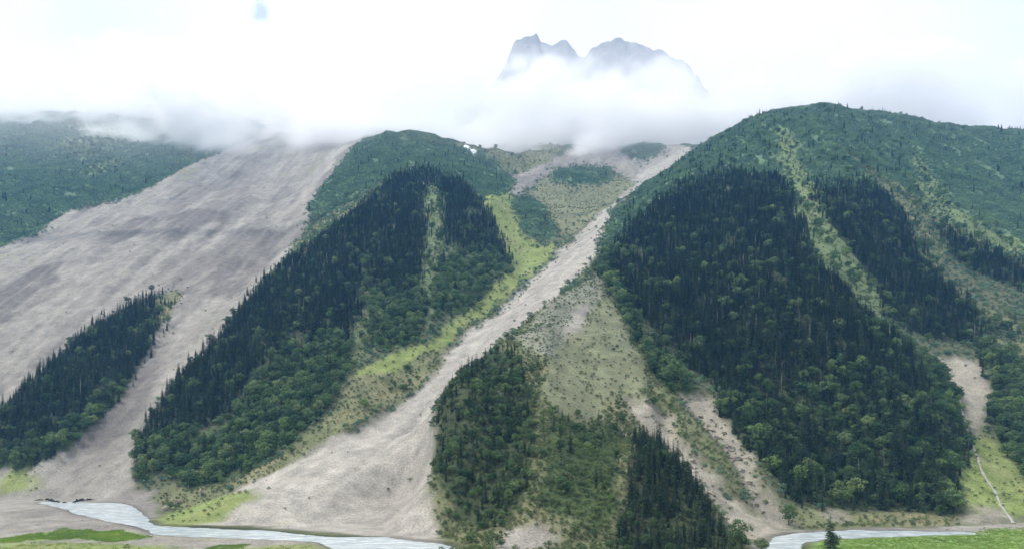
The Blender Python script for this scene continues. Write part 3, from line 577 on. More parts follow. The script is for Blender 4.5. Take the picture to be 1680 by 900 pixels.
for li, (nm, lb, _) in enumerate(LAND):
    sel = QUAD[fcode == li]
    if len(sel) == 0: continue
    u, inv = np.unique(sel, return_inverse=True)
    me = big_mesh(nm, np.stack([VX[u], VY[u], VZ[u]], 1), inv.reshape(sel.shape), M_GROUND)
    a = me.color_attributes.new('cover', 'FLOAT_COLOR', 'POINT')
    a.data.foreach_set('color', VC[u].ravel())
    me.normals_split_custom_set_from_vertices(VN[u].tolist())
    tag(link(nm, me), lb, None, None, 'structure')

# ---------------------------------------------------------------- far peak above the clouds
def far_peak():
    prof = np.array([(-3200, 1500), (-2100, 1650), (-1600, 1900), (-1374, 1960), (-1139, 1900), (-864, 1750), (-550, 1800), (-236, 1960), (-98, 2330), (31, 2580), (157, 2628), (175, 2566),
                     (255, 2542), (353, 2565), (432, 2463), (491, 2486), (569, 2541), (668, 2573), (805, 2573), (872, 2549),
                     (962, 2502), (1041, 2460), (1119, 2410), (1200, 2290), (1330, 1980), (2300, 1600), (3300, 1400)], float)
    x = np.arange(-2600, 2601, 12.0); y = np.arange(2950, 4700, 14.0)
    X, Y = np.meshgrid(x, y)
    top = np.interp(X + 14 * fbm(X / 60, Y / 60, 3, 5), prof[:, 0], prof[:, 1]) + 40 * fbm(X / 75, Y / 900, 5, 6)
    d = (Y - 4300) + 60 * fbm(X / 300, Y / 300, 3, 9)
    fall = np.where(d < 0, -d * 0.92, d * 0.9)
    rid = np.abs(fbm(X / 190, Y / 420, 4, 15))
    Z = top - fall - 260 * rid * sstep(20, 260, np.abs(d)) + 60 * fbm(X / 80, Y / 80, 5, 19) * sstep(10, 120, np.abs(d))
    Z = np.maximum(Z, 900)
    V = np.stack([X.ravel(), Y.ravel(), Z.ravel()], 1)
    idx = np.arange(X.size).reshape(X.shape)
    Q = np.stack([idx[:-1, :-1], idx[:-1, 1:], idx[1:, 1:], idx[1:, :-1]], -1).reshape(-1, 4)
    tag(link('mountain_peak', big_mesh('mountain_peak', V, Q, M_PEAK)), 'bare grey rocky peak showing above the clouds', None, None, 'structure')
far_peak()

# ---------------------------------------------------------------- river
def river(name, poly, label):
    P = np.array(poly, float)
    c = P.mean(0)
    bm = bmesh.new()
    # the sheet runs a little way under the banks
    n = len(P); prev = np.roll(P, 1, 0); nxt = np.roll(P, -1, 0)
    t = nxt - prev; nrm = np.stack([t[:, 1], -t[:, 0]], 1); nrm /= np.linalg.norm(nrm, axis=1)[:, None] + 1e-9
    area = 0.5 * np.sum(P[:, 0] * nxt[:, 1] - nxt[:, 0] * P[:, 1])
    P2 = P + nrm * (3.0 if area > 0 else -3.0)
    vs = [bm.verts.new((x, y, -0.42)) for x, y in P2]
    f = bm.faces.new(vs)
    bmesh.ops.triangulate(bm, faces=[f])
    if sum(f.normal.z for f in bm.faces) < 0: bmesh.ops.reverse_faces(bm, faces=bm.faces[:])
    me = bpy.data.meshes.new(name); bm.to_mesh(me); bm.free(); me.materials.append(M_WATER)
    tag(link(name, me), label, None, None, 'structure')
river('river', RIVER_W, 'pale glacial river winding past the debris fan')
river('river', RIVER_E, 'pale glacial river bending round the green meadow')

# ---------------------------------------------------------------- path ribbon
def ribbon(name, line, width, label):
    L = np.array(line, float)
    seg = np.hypot(*np.diff(L, axis=0).T); s = np.concatenate([[0], np.cumsum(seg)])
    q = np.arange(0, s[-1], 1.5)
    X = np.interp(q, s, L[:, 0]); Y = np.interp(q, s, L[:, 1])
    tx, ty = np.gradient(X), np.gradient(Y); l = np.hypot(tx, ty); nx, ny = ty / l, -tx / l
    V = []; Fq = []
    for k in range(len(q)):
        w = width * (0.8 + 0.35 * math.sin(k * .37) * math.sin(k * .11 + 1))
        for j, (u, dz) in enumerate(((-1.25, -.5), (-1, .32), (-.3, .42), (.3, .42), (1, .32), (1.25, -.5))):
            x, y = X[k] + nx[k] * u * w / 2, Y[k] + ny[k] * u * w / 2
            V.append((x, y, float(zt(x, y)) + dz))
        if k:
            for j in range(5):
                a = (k - 1) * 6 + j; Fq.append((a, a + 1, a + 7, a + 6))
    me = mesh_from(name, V, Fq, [M_PATH], True)
    tag(link(name, me), label, None, None, 'structure')
ribbon('path', PATH_LINE, 2.5, 'thin pale path running down from the landslide scar')
# ---------------------------------------------------------------- plant and rock prototypes
def kite(V, Fc, p, d, side, ln, wd, lift=0.0):
    i = len(V)
    p = np.asarray(p); d = np.asarray(d); side = np.asarray(side)
    V += [tuple(p), tuple(p + d * ln * .45 + side * wd), tuple(p + d * ln + np.array((0, 0, lift))), tuple(p + d * ln * .45 - side * wd)]
    Fc += [(i, i + 1, i + 2, i + 3)]

def tube(V, Fc, a, b, ra, rb, n=6):
    a = np.asarray(a, float); b = np.asarray(b, float); d = b - a; d /= np.linalg.norm(d)
    u = np.cross(d, (0, 1, .3)); u /= np.linalg.norm(u); v = np.cross(d, u); i = len(V)
    for p, r in ((a, ra), (b, rb)):
        for k in range(n):
            t = 2 * math.pi * k / n; V.append(tuple(p + r * (math.cos(t) * u + math.sin(t) * v)))
    Fc += [(i + k, i + (k + 1) % n, i + n + (k + 1) % n, i + n + k) for k in range(n)]

def proto_spruce(seed, h=18.0, w=2.6, ragged=0.3):
    r = np.random.RandomState(seed)
    TV, TF = [], []
    tube(TV, TF, (0, 0, -1.2), (0, 0, h * .55), .26, .15); tube(TV, TF, (0, 0, h * .55), (0, 0, h * .98), .15, .02)
    V, Fc = [], []
    z = h * (0.06 + .05 * r.rand()); lev = 0
    while z < h * .985:
        t = z / h
        prof = (1 - t) ** .72 * (0.72 + .28 * min(1, t / .16))
        R = w * prof * (1 + ragged * (r.rand() - .5)) + .12
        nb = 6 if t < .75 else 5
        a0 = r.rand() * 6.28
        for k in range(nb):
            if r.rand() < .10: continue
            a = a0 + 6.283 * k / nb + r.randn() * .22
            L = R * (0.7 + .6 * r.rand())
            dz = -.35 - .35 * (1 - t) + .5 * t * t + r.randn() * .08
            d = np.array((math.cos(a), math.sin(a), dz)); d /= np.linalg.norm(d)
            s = np.array((-math.sin(a), math.cos(a), .15 * r.randn()))
            p0 = np.array((0, 0, z))
            kite(V, Fc, p0 + d * L * .12, d, s, L, .20 * L + .12, .12 * L)
            for q, sg in ((.30, 1), (.38, -1), (.58, 1), (.64, -1)):
                dd = d * .72 + s * sg * .62 + np.array((0, 0, -.22 - .15 * r.rand())); dd /= np.linalg.norm(dd)
                ss = np.cross(dd, (0, 0, 1)); ss /= np.linalg.norm(ss)
                kite(V, Fc, p0 + d * L * q, dd, ss + np.array((0, 0, .5 * r.randn())), L * (.62 - .4 * q) * (0.8 + .5 * r.rand()), .10 * L + .06, -.04 * L)
        z += h * (.030 + .020 * (1 - t)) * (.8 + .4 * r.rand()); lev += 1
    kite(V, Fc, (0, 0, h * .93), (0, 0, 1), (1, 0, 0), h * .085, .10); kite(V, Fc, (0, 0, h * .93), (0, 0, 1), (0, 1, 0), h * .085, .10)
    return (TV, TF), (V, Fc)

def proto_leafy(seed, h=10.0, w=4.6, lobes=13, per=120, leaf=.62, trunk=True):
    r = np.random.RandomState(seed)
    TV, TF, V, Fc = [], [], [], []
    cen = []
    for k in range(lobes):
        t = (k + .5) / lobes
        a = 2.4 * k + r.randn() * .4
        zz = h * (.30 + .58 * t + .05 * r.randn())
        rad = w * (.30 + .52 * math.sin(math.pi * min(1, .18 + .82 * (1 - t) ** .9))) * (.55 + .5 * r.rand())
        if t > .85: rad *= .4
        cen.append((np.array((math.cos(a) * rad, math.sin(a) * rad, zz)), w * (.30 + .17 * r.rand())))
    if trunk:
        tube(TV, TF, (0, 0, -1.0), (.1 * r.randn(), .1 * r.randn(), h * .42), .24, .15)
        tube(TV, TF, (0, 0, h * .40), (.2 * r.randn(), .2 * r.randn(), h * .78), .15, .05)
        for c, R in cen[:8]:
            tube(TV, TF, (0, 0, h * (.25 + .2 * r.rand())), tuple(c), .10, .03, 4)
    for c, R in cen:
        for _ in range(per):
            n = r.randn(3); n /= np.linalg.norm(n)
            if n[2] < -.55: continue
            rr = R * (.62 + .5 * r.rand() ** .6)
            p = c + n * rr * np.array((1, 1, .78))
            if p[2] < h * .06: continue
            d = r.randn(3) + n * .3 + np.array((0, 0, -.25)); d -= n * d.dot(n) * .55; d /= np.linalg.norm(d)
            s = np.cross(d, n + .5 * r.randn(3)); s /= np.linalg.norm(s) + 1e-9
            L = leaf * (.6 + .8 * r.rand())
            kite(V, Fc, p - d * L * .5, d, s, L, L * .38)
    return (TV, TF), (V, Fc)

def rock_verts(seed, n=2):
    r = np.random.RandomState(seed)
    bm = bmesh.new(); bmesh.ops.create_icosphere(bm, subdivisions=n, radius=1.0)
    planes = [(lambda v: v / np.linalg.norm(v))(r.randn(3)) for _ in range(9)]; offs = .55 + .35 * r.rand(9)
    sc = np.array((1, .65 + .3 * r.rand(), .5 + .3 * r.rand()))
    V = []
    for v in bm.verts:
        p = np.array(v.co)
        for q, o in zip(planes, offs):
            d = p.dot(q) - o
            if d > 0: p = p - q * d
        V.append(tuple(p * sc * (1 + .05 * r.randn())))
    Fc = [tuple(v.index for v in f.verts) for f in bm.faces]; bm.free()
    return V, Fc

def proto_meshes(name, tr, cr, leafmat):
    (TV, TF), (V, Fc) = tr, cr
    crown = mesh_from(name + '_crown', V, Fc, [leafmat])
    trunk = mesh_from(name + '_trunk', TV, TF, [M_BARK], True) if TV else None
    n = len(TV)
    whole = mesh_from(name + '_whole', TV + V, TF + [tuple(i + n for i in f) for f in Fc], [M_BARK, leafmat], False, [0] * len(TF) + [1] * len(Fc))
    return trunk, crown, whole

SPRUCE = [proto_meshes('spruce', *proto_spruce(100 + i, 18.0, [2.3, 2.7, 2.1, 2.9, 2.5, 1.9][i], .35), M_SPRUCE) for i in range(6)]
LEAFY = [proto_meshes('leafy', *proto_leafy(200 + i, [10, 9, 11, 9.5, 12][i], [4.4, 4.9, 4.3, 4.7, 4.0][i], [13, 14, 13, 12, 14][i], 130, .62), M_LEAF) for i in range(5)]
SHRUB = [proto_meshes('shrub', *proto_leafy(300 + i, 2.6, 1.7, 6, 42, .42, False), M_SHRUB) for i in range(4)]
UPPER = [proto_meshes('upland', *proto_leafy(400 + i, 4.2, 2.6, 7, 50, .60, False), M_UPPER) for i in range(4)]
ROCKS = []
for i in range(6):
    V, Fc = rock_verts(500 + i); ROCKS.append(mesh_from('boulder_stone', V, Fc, [M_ROCK]))

def proto_snag(seed, h=17.0):
    r = np.random.RandomState(seed); TV, TF, V, Fc = [], [], [], []
    tube(TV, TF, (0, 0, -1), (.2, 0, h * .6), .30, .18); tube(TV, TF, (.2, 0, h * .6), (.3, .1, h), .18, .03)
    for k in range(26):
        a = r.rand() * 6.28; z0 = h * (.3 + .68 * r.rand()); l = .4 + 1.5 * (1 - z0 / h)
        tube(V, Fc, (.2, 0, z0), (.2 + math.cos(a) * l, math.sin(a) * l, z0 - .25 * l), .06, .02, 3)
    return (TV, TF), (V, Fc)
def snag_meshes(seed):
    (TV, TF), (V, Fc) = proto_snag(seed)
    n = len(TV)
    return (mesh_from('snag_trunk', TV, TF, [M_DEAD], True), mesh_from('snag_branches', V, Fc, [M_DEAD]), mesh_from('snag_whole', TV + V, TF + [tuple(i + n for i in f) for f in Fc], [M_DEAD]))
SPRUCE_ALL = SPRUCE + [snag_meshes(150)]

# ---------------------------------------------------------------- where the plants stand
def grid_points(step, seed, ymax=2700, ymin=385):
    r = np.random.RandomState(seed)
    xs_ = np.arange(-2200, 2200, step); ys_ = np.arange(ymin, ymax, step)
    X, Y = np.meshgrid(xs_, ys_)
    X = X + (r.rand(*X.shape) - .5) * step * .95; Y = Y + (r.rand(*Y.shape) - .5) * step * .95
    X = X.ravel(); Y = Y.ravel()
    k = np.abs(X) < .79 * Y + 25
    X, Y = X[k], Y[k]
    return X, Y, r.rand(len(X)), r

NEED = RIVS
def pick(step, seed, prob, ymax=2700):
    X, Y, u, r = grid_points(step, seed, ymax)
    top = cover_at(X + r.randn(len(X)) * (2.5 + 3.5 * sstep(700, 1300, Y)), Y + r.randn(len(X)) * (2.5 + 22 * sstep(750, 1150, Y)))
    top = np.where((top < 0) & (zt(X, Y) < 9), NAMES.index('bankL'), top)
    cl = np.array([prob.get('*', 0)] + [prob.get(n, prob.get(c, 0)) for n, c, p in COVER])[top + 1]
    patch = 1 + .55 * fbm(X / 30, Y / 30, 3, 131)
    gap = sstep(-.62, -.34, fbm(X / 22, Y / 34, 3, 137))
    k = (u < cl * np.where(cl > .8, gap, patch)) & (bil(RIVS, X, Y) < .02)
    X, Y, top = X[k], Y[k], top[k]
    return X, Y, zt(X, Y), top, r

UPC = fbm
items = {'spruce': [], 'leafy': [], 'shrub': [], 'rock': []}

# spruces
X, Y, Z, T, r = pick(4.5, 1, {'C': .86, 'M': .62, 'B': .06, 'U': .012, 'rmRightLow': .15, 'rmStrip2': .03, 'chMid': .04, 'chRight': .75, 's2broadL': .10, 'rmLeftLow': .25, 'chLeft': .3, 'rmUp': .02, 'K': .012})
hs = (.40 + .55 * r.rand(len(X)) + .65 * r.rand(len(X)) ** 3) * (1 + .22 * fbm(X / 45, Y / 45, 2, 141)) * (1.16 - .34 * sstep(700, 1500, Y))
edge = blur(np.isin(TOP, [i for i, c in enumerate(CLS) if c in 'CMBU']).astype(float), 4)
hs *= .72 + .28 * bil(edge, X, Y)
hill = np.isin(T, [NAMES.index(n) for n in ('chLeft', 'chMid', 'chRight')])
hs = np.where(hill, hs * .74, hs)
items['spruce'] = [X, Y, Z, T, hs, np.where((r.rand(len(X)) < .02) & (Y > 560), 6, r.randint(0, 6, len(X))), r.rand(len(X)) * 6.28, .85 + .4 * r.rand(len(X))]
# broadleaf trees
X, Y, Z, T, r = pick(6.4, 2, {'K': .12, 'B': .95, 'M': .5, 'C': .15, 'chBase': .12, 'S': .02, 'rmStrip2': .14, 'chMid': .2, 's2foot': .05, 'chLeft': .8, 'rmUp': .05})
hs = (.50 + 1.0 * r.rand(len(X)) ** 1.6) * (1.1 - .3 * sstep(800, 1500, Y))
hill = np.isin(T, [NAMES.index(n) for n in ('chBase', 'chLeft', 'chMid', 'chRight')])
hs = np.where(hill, hs * .58, hs)
items['leafy'] = [X, Y, Z, T, hs, r.randint(0, 5, len(X)), r.rand(len(X)) * 6.28, .9 + .35 * r.rand(len(X))]
# shrubs (low) on open slopes
X, Y, Z, T, r = pick(3.6, 3, {'S': .42, 'K': .3, 'Q': .16, 'chRight': .6, 'darkA': .004, 'chBase': .95, 'chMid': .95, 'G': .06, 'L': .40, '*': .35, 'ravMid': .75, 'ravB': .10, 'ravA': .05, 'rmFoot': .5, 'B': .15, 'C': .3, 'M': .25,
                             'rmStrip2': .75, 'grassR': .12, 'bandbrown': .45, 'chLeft': .5, 'meadow': 0, 'patch1': 0, 'patch3': .004,
                             'cvUp': .35, 's2foot': .5, 'screeL': .004, 'fan': .002, 'slide': .01}, 2300)
hs = .45 + .75 * r.rand(len(X)) ** 1.5
hs = np.where(np.isin(T, [NAMES.index('chBase'), NAMES.index('chMid')]), hs * 1.25, hs)
items['shrub'] = [X, Y, Z, T, hs, r.randint(0, 4, len(X)), r.rand(len(X)) * 6.28, .9 + .5 * r.rand(len(X))]
# dense upland scrub
X, Y, Z, T, r = pick(4.3, 4, {'U': .93, 's2left': .3, 'rmStrip2': .3, '*': .35, 'farLgrass1': .3, 'farLgrass2': .25, 'farLgrass3': .3, 'rmStrip3': .06})
hs = .6 + .75 * r.rand(len(X)) ** 1.3
items['upland'] = [X, Y, Z, T, hs, r.randint(0, 4, len(X)), r.rand(len(X)) * 6.28, .9 + .5 * r.rand(len(X))]
# boulders
X, Y, Z, T, r = pick(2.9, 5, {'L': .55, 'Q': .07, 'D': .012, 'ravA': .05, 'ravB': .06, 'T': .04, 'chGravel': .12, 'bankR': .14, 'fan': .020, 'bankL': .02, 'chBase': .05, 'cvScree': .01, 'screeL': .014, 'screeLbig': 0}, 1600)
hs = .35 + 1.0 * r.rand(len(X)) ** 3
hs = np.where(np.isin(T, [NAMES.index('screeL'), NAMES.index('fan'), NAMES.index('bankL')]), hs * .6, hs)
items['rock'] = [X, Y, Z, T, hs, r.randint(0, 6, len(X)), r.rand(len(X)) * 6.28, .8 + .5 * r.rand(len(X))]

def visible(x, y, z):
    t = np.linspace(.25, .985, 90)
    return bool(np.all(zt(x * t, y * t) < 75 + (z - 75) * t + .5))

def split_largest(it, size, n=300, sep=0.0):
    X, Y, Z, T, hs, vi, rot, wd = it
    app = hs * size / Y
    inframe = (np.abs(X) < .76 * Y) & ((75 - Z) / Y < .178)
    order = np.argsort(-app * inframe)
    chosen = []
    for i in order[:6000]:
        if len(chosen) >= n: break
        if not inframe[i]: continue
        if visible(X[i], Y[i], Z[i] + hs[i] * size * .8): chosen.append(i)
    m = np.zeros(len(X), bool); m[chosen] = True
    return m

# ---------------------------------------------------------------- stuff: what is past counting, as instances on points
def scatter(name, it, mask, meshes, label, cat):
    X, Y, Z, T, hs, vi, rot, wd = [a[mask] for a in it]
    coll = bpy.data.collections.new(name + '_kinds')
    for i, me in enumerate(meshes):
        coll.objects.link(bpy.data.objects.new('%s_kind_%02d' % (name, i), me))
    me = bpy.data.meshes.new(name)
    me.vertices.add(len(X)); me.vertices.foreach_set('co', np.stack([X, Y, Z], 1).astype(np.float32).ravel())
    a = me.attributes.new('kind_index', 'INT', 'POINT'); a.data.foreach_set('value', vi.astype(np.int32))
    rr = np.random.RandomState(len(X))
    e = np.stack([rr.randn(len(X)) * .025, rr.randn(len(X)) * .025, rot], 1).astype(np.float32)
    a = me.attributes.new('turn', 'FLOAT_VECTOR', 'POINT'); a.data.foreach_set('vector', e.ravel())
    s = np.stack([hs * wd, hs * wd, hs], 1).astype(np.float32)
    a = me.attributes.new('size', 'FLOAT_VECTOR', 'POINT'); a.data.foreach_set('vector', s.ravel())
    o = link(name, me)
    tag(o, label, cat, None, 'stuff')
    ng = bpy.data.node_groups.new(name + '_nodes', 'GeometryNodeTree')
    ng.interface.new_socket('Geometry', in_out='INPUT', socket_type='NodeSocketGeometry')
    ng.interface.new_socket('Geometry', in_out='OUTPUT', socket_type='NodeSocketGeometry')
    gi = ng.nodes.new('NodeGroupInput'); go = ng.nodes.new('NodeGroupOutput')
    ci_ = ng.nodes.new('GeometryNodeCollectionInfo'); ci_.inputs['Collection'].default_value = coll
    ci_.inputs['Separate Children'].default_value = True; ci_.inputs['Reset Children'].default_value = True
    ip = ng.nodes.new('GeometryNodeInstanceOnPoints'); ip.inputs['Pick Instance'].default_value = True
    def na(n, t):
        k = ng.nodes.new('GeometryNodeInputNamedAttribute'); k.data_type = t; k.inputs['Name'].default_value = n
        return [q for q in k.outputs if q.enabled and q.name == 'Attribute'][0]
    e2r = ng.nodes.new('FunctionNodeEulerToRotation')
    ng.links.new(na('turn', 'FLOAT_VECTOR'), e2r.inputs[0])
    ng.links.new(gi.outputs[0], ip.inputs['Points']); ng.links.new(ci_.outputs[0], ip.inputs['Instance'])
    ng.links.new(na('kind_index', 'INT'), ip.inputs['Instance Index'])
    ng.links.new(e2r.outputs[0], ip.inputs['Rotation']); ng.links.new(na('size', 'FLOAT_VECTOR'), ip.inputs['Scale'])
    ng.links.new(ip.outputs[0], go.inputs[0])
    md = o.modifiers.new('instances', 'NODES'); md.node_group = ng
    return o

STAND = {}
for n in NAMES:
    if n.startswith('standL'): STAND[n] = 'in the small stand on the broad scree slope'
    elif n in ('s2broadL', 's2foot', 's2gap', 's2con'): STAND[n] = 'on the wooded spur foot'
    elif n.startswith('s2') or n.startswith('band'): STAND[n] = 'on the wooded spur beside the debris fan'
    elif n == 'chLeft': STAND[n] = 'on the front hill above the debris fan'
    elif n in ('chRight',): STAND[n] = 'on the front hill beside the tan ravine'
    elif n.startswith('ch'): STAND[n] = 'on the open middle of the front hill'
    elif n.startswith('rav'): STAND[n] = 'in the tan eroded ravine'
    elif n in ('rmMix', 'rmFoot', 'rmFootBare'): STAND[n] = 'along the foot of the high forested mountain'
    elif n in ('rmRightLow', 'grassR', 'slide', 'mudR'): STAND[n] = 'near the landslide scar and path'
    elif n.startswith('rm'): STAND[n] = 'on the high forested mountain'
    elif n.startswith('bank') or n.startswith('patch'): STAND[n] = 'on the gravel flat by the river'
    elif n in ('fan', 'cvScree'): STAND[n] = 'on the pale debris fan'
    elif n == 'screeL': STAND[n] = 'on the broad grey scree slope'
def size_word(h, cuts, words):
    return words[int(np.searchsorted(cuts, h))]
def zone_of(x, y, t):
    n = NAMES[t] if t >= 0 else ''
    st = stand_of(t)
    if n in ('rmMix', 'rmFoot', 'rmFootBare'):
        side = 'behind the tan gully mouth' if x < SPOTS['meadow_tree'][0] * y / 400 - 25 else ('straight behind the lone meadow tree' if x / y < .53 else ('between meadow tree and path' if x / y < .61 else 'beside the grass below the landslide scar'))
        row = 'in the front row' if y < 560 else ('in the second rank' if y < 610 else 'higher up')
        return row + ' ' + side
    if n == 'chRocks': return ('at the lower end' if y < 720 else ('in the middle' if y < 800 else 'at the upper end')) + ' of the rubble field ' + ('near the debris fan' if x / y < .06 else 'near the grass')
    if n in ('chGrass',): return 'on the open grass of the front hill'
    if n in ('chBase', 'chMid', 'chGravel2'): return ('low on the front hill' if y < 480 else ('half way up the front hill' if y < 600 else 'high on the front hill')) + (' towards the debris fan' if x / y < .03 else (' just short of the middle' if x / y < .075 else (' in the middle' if x / y < .115 else (' just past the middle' if x / y < .16 else ' towards the tan ravine'))))
    if n in ('chRight', 'chLeft'): return ('low ' if y < 470 else ('midway up ' if y < 540 else 'high ')) + st
    if n.startswith('rav'): return ('near the foot of the tan ravine' if y < 540 else ('midway up the tan ravine' if y < 610 else 'at the head of the tan ravine'))
    if n == 's2broadL' or n == 's2con': return ('low down ' if y < 730 else 'higher up ') + st + (' beside the broad scree' if x / y < -.45 else (' in the middle' if x / y < -.36 else ' towards the fan'))
    if n.startswith('rm'): return ('near the front hill' if x / y < .27 else ('in mid face' if x / y < .42 else 'towards the landslide scar')) + ' ' + st
    return st
def stand_of(t):
    return STAND.get(NAMES[t], 'on the upper slopes') if t >= 0 else 'on the upper slopes'

def plant_tree(name, x, y, z, proto, h, w, rot, label, cat, group):
    root = link(name, None, None, (x, y, z)); root.empty_display_size = .5
    root.rotation_euler = (0, 0, rot); root.scale = (h * w, h * w, h)
    tag(root, label, cat, group)
    if proto[0] is not None: link('trunk', proto[0], root)
    link('crown', proto[1], root)
    return root

def individuals(kind, size, protos, name, adj, cat, stuffname, stufflabel):
    it = items[kind]
    m = split_largest(it, size)
    X, Y, Z, T, hs, vi, rot, wd = it
    for i in np.where(m)[0]:
        st = zone_of(X[i], Y[i], T[i])
        rel = hs[i] * size
        sw = size_word(rel, *((12, 17), ('short', 'middling', 'tall'))) if kind == 'spruce' else size_word(rel, *((7.5, 11), ('small', 'middling', 'large')))
        what = adj if vi[i] < 6 else 'bare pale dead spruce'
        lb = sw + ' ' + what + ' ' + st; gp = sw + ' ' + cat + 's ' + st
        p = protos[vi[i]]
        plant_tree(name, X[i], Y[i], Z[i], p, hs[i], wd[i], rot[i], lb, cat, gp)
    scatter(stuffname, it, ~m, [p[2] for p in protos], stufflabel, 'forest')

individuals('spruce', 18, SPRUCE_ALL, 'spruce_tree', 'narrow dark spruce', 'spruce', 'spruce_forest', 'dense dark spruce forest covering the slopes')
individuals('leafy', 10, LEAFY, 'broadleaf_tree', 'rounded green tree', 'tree', 'broadleaf_wood', 'green broadleaf woodland low on the slopes')
# shrubs and boulders are one mesh each
it = items['shrub']; m = split_largest(it, 2.6)
X, Y, Z, T, hs, vi, rot, wd = it
for i in np.where(m)[0]:
    o = link('shrub', SHRUB[vi[i]][1], None, (X[i], Y[i], Z[i] - .1)); o.rotation_euler = (0, 0, rot[i]); o.scale = (hs[i] * wd[i], hs[i] * wd[i], hs[i])
    sw = size_word(hs[i], (.75, 1.0), ('small', 'middling', 'large')); st = zone_of(X[i], Y[i], T[i])
    tag(o, sw + ' leafy green shrub ' + st, 'shrub', sw + ' shrubs ' + st)
scatter('shrub_cover', it, ~m, [p[1] for p in SHRUB], 'low green shrubs scattered over the open slopes', 'shrubs')
it = items['upland']
scatter('upland_scrub', it, np.ones(len(it[0]), bool), [p[1] for p in UPPER], 'dense blue green scrub on the upper mountainsides', 'scrub')
it = items['rock']; m = split_largest(it, 2.0)
X, Y, Z, T, hs, vi, rot, wd = it
for i in np.where(m)[0]:
    o = link('boulder', ROCKS[vi[i]], None, (X[i], Y[i], Z[i] + .15 * hs[i])); o.rotation_euler = (.2 * math.sin(i), .2 * math.cos(i * 1.7), rot[i]); o.scale = (hs[i] * wd[i], hs[i] * wd[i], hs[i])
    sw = size_word(hs[i], (.7, 1.05), ('small', 'middling', 'large')); st = zone_of(X[i], Y[i], T[i])
    tag(o, sw + ' angular grey boulder ' + st, 'boulder', sw + ' boulders ' + st)
scatter('rubble', it, ~m, ROCKS, 'loose grey stones strewn over slopes and gravel', 'rubble')
print('COUNTS', {k: len(v[0]) for k, v in items.items()})
# ---------------------------------------------------------------- single things
def rock_thing(name, seed, x, y, sx, sy, sz, mat, label, cat, group=None, sink=.25, rot=0.0, tilt=0.0, subd=3):
    r = np.random.RandomState(seed)
    V, Fc = rock_verts(seed, subd)
    V = np.array(V)
    rad = 1 + .22 * fbm(V[:, 0] * 2.1 + seed, V[:, 2] * 2.6 + V[:, 1] * 1.7, 4, 7)
    rad += .10 * np.sign(np.sin(V[:, 2] * 9 + V[:, 0] * 3 + seed)) * np.abs(V[:, 0])
    V = V * rad[:, None]
    me = mesh_from(name, V.tolist(), Fc, [mat])
    o = link(name, me, None, (x, y, float(zt(x, y)) + sz * (1 - 2 * sink) * .5))
    o.scale = (sx, sy, sz); o.rotation_euler = (tilt, tilt * .5, rot)
    tag(o, label, cat, group)
    return o

for k, (x, y, s) in enumerate(OUTCROPS):
    wst = x < OUTCROPS[8][0] + (y - OUTCROPS[8][1]) * -.2 and k < 8
    lb = 'pale jagged rock outcrop in the lower tan gully' if k < 8 or k == 24 else ('tan jagged outcrop on the ridge between gully and forest' if k < 21 else 'small tan rock outcrop near the gully mouth')
    rock_thing('rock_outcrop', 700 + k, x, y, 2.9 * s, 2.2 * s, 2.0 * s, M_CLIFF, lb, 'outcrop', 'rock outcrops in the ravine', .55, 1.3 * k, .35 * math.sin(k * 2.1))
for k, (n, s, lb) in enumerate((('pin1', (3.2, 2.8, 8.0), 'tallest pale rock pinnacle standing at the foot of the wooded spur'),
                                ('pin2', (3.6, 2.6, 8.5), 'grey rock pinnacle half hidden in grass above the river bend'),
                                ('pin3', (3.0, 2.4, 6.5), 'short dark pinnacle under the broadleaf trees of the spur'))):
    x, y = SPOTS[n]
    rock_thing('rock_pinnacle', 740 + k, x, y, *s, M_CLIFF, lb, 'pinnacle', None, .2, k * 1.1, .06)
x, y = SPOTS['river_rock']
rock_thing('boulder', 751, x, y, 3.2, 2.2, 1.6, M_ROCK, 'pale lone boulder at the water edge below the debris fan', 'boulder', None, .3, .4)
x, y = SPOTS['scar_rock']
rock_thing('rock_outcrop', 752, x, y, 5.5, 3.0, 3.2, M_CLIFF, 'small pinkish rock outcrop among trees on the front hill', 'outcrop', None, .4, .6)

def tree_at(spot, name, proto, h, w, label, cat, dx=0, dy=0):
    x, y = SPOTS[spot]; x += dx; y += dy
    plant_tree(name, x, y, float(zt(x, y)), proto, h, w, .7, label, cat, None)
tree_at('meadow_tree', 'young_tree', SPRUCE[3], 1.15, 1.5, 'lone young dark tree standing on the green meadow', 'tree')
tree_at('meadow_tree', 'young_tree', LEAFY[1], 1.05, .7, 'small leafy tree touching the lone meadow tree', 'tree', 3.6, 1.5)
tree_at('corner_tree', 'broadleaf_tree', LEAFY[0], 1.75, .85, 'rounded tree at the bottom edge where the tan gully meets the river', 'tree')
tree_at('corner_bush', 'bush', LEAFY[3], .85, 1.2, 'low round bush beside the river at the bottom edge', 'bush')
tree_at('lone_spruce', 'spruce_tree', SPRUCE[0], 1.35, 1.15, 'lone spruce at the edge of the broad scree slope high up', 'spruce')
tree_at('shrubA', 'bush', LEAFY[2], .55, 1.3, 'dark bush beside the debris fan, upper of three', 'bush')
tree_at('shrubB', 'bush', LEAFY[4], .45, 1.4, 'dark bush on the rim of the debris fan', 'bush')
tree_at('shrubC', 'bush', LEAFY[1], .5, 1.3, 'dark bush lowest beside the brown slope of the fan', 'bush')

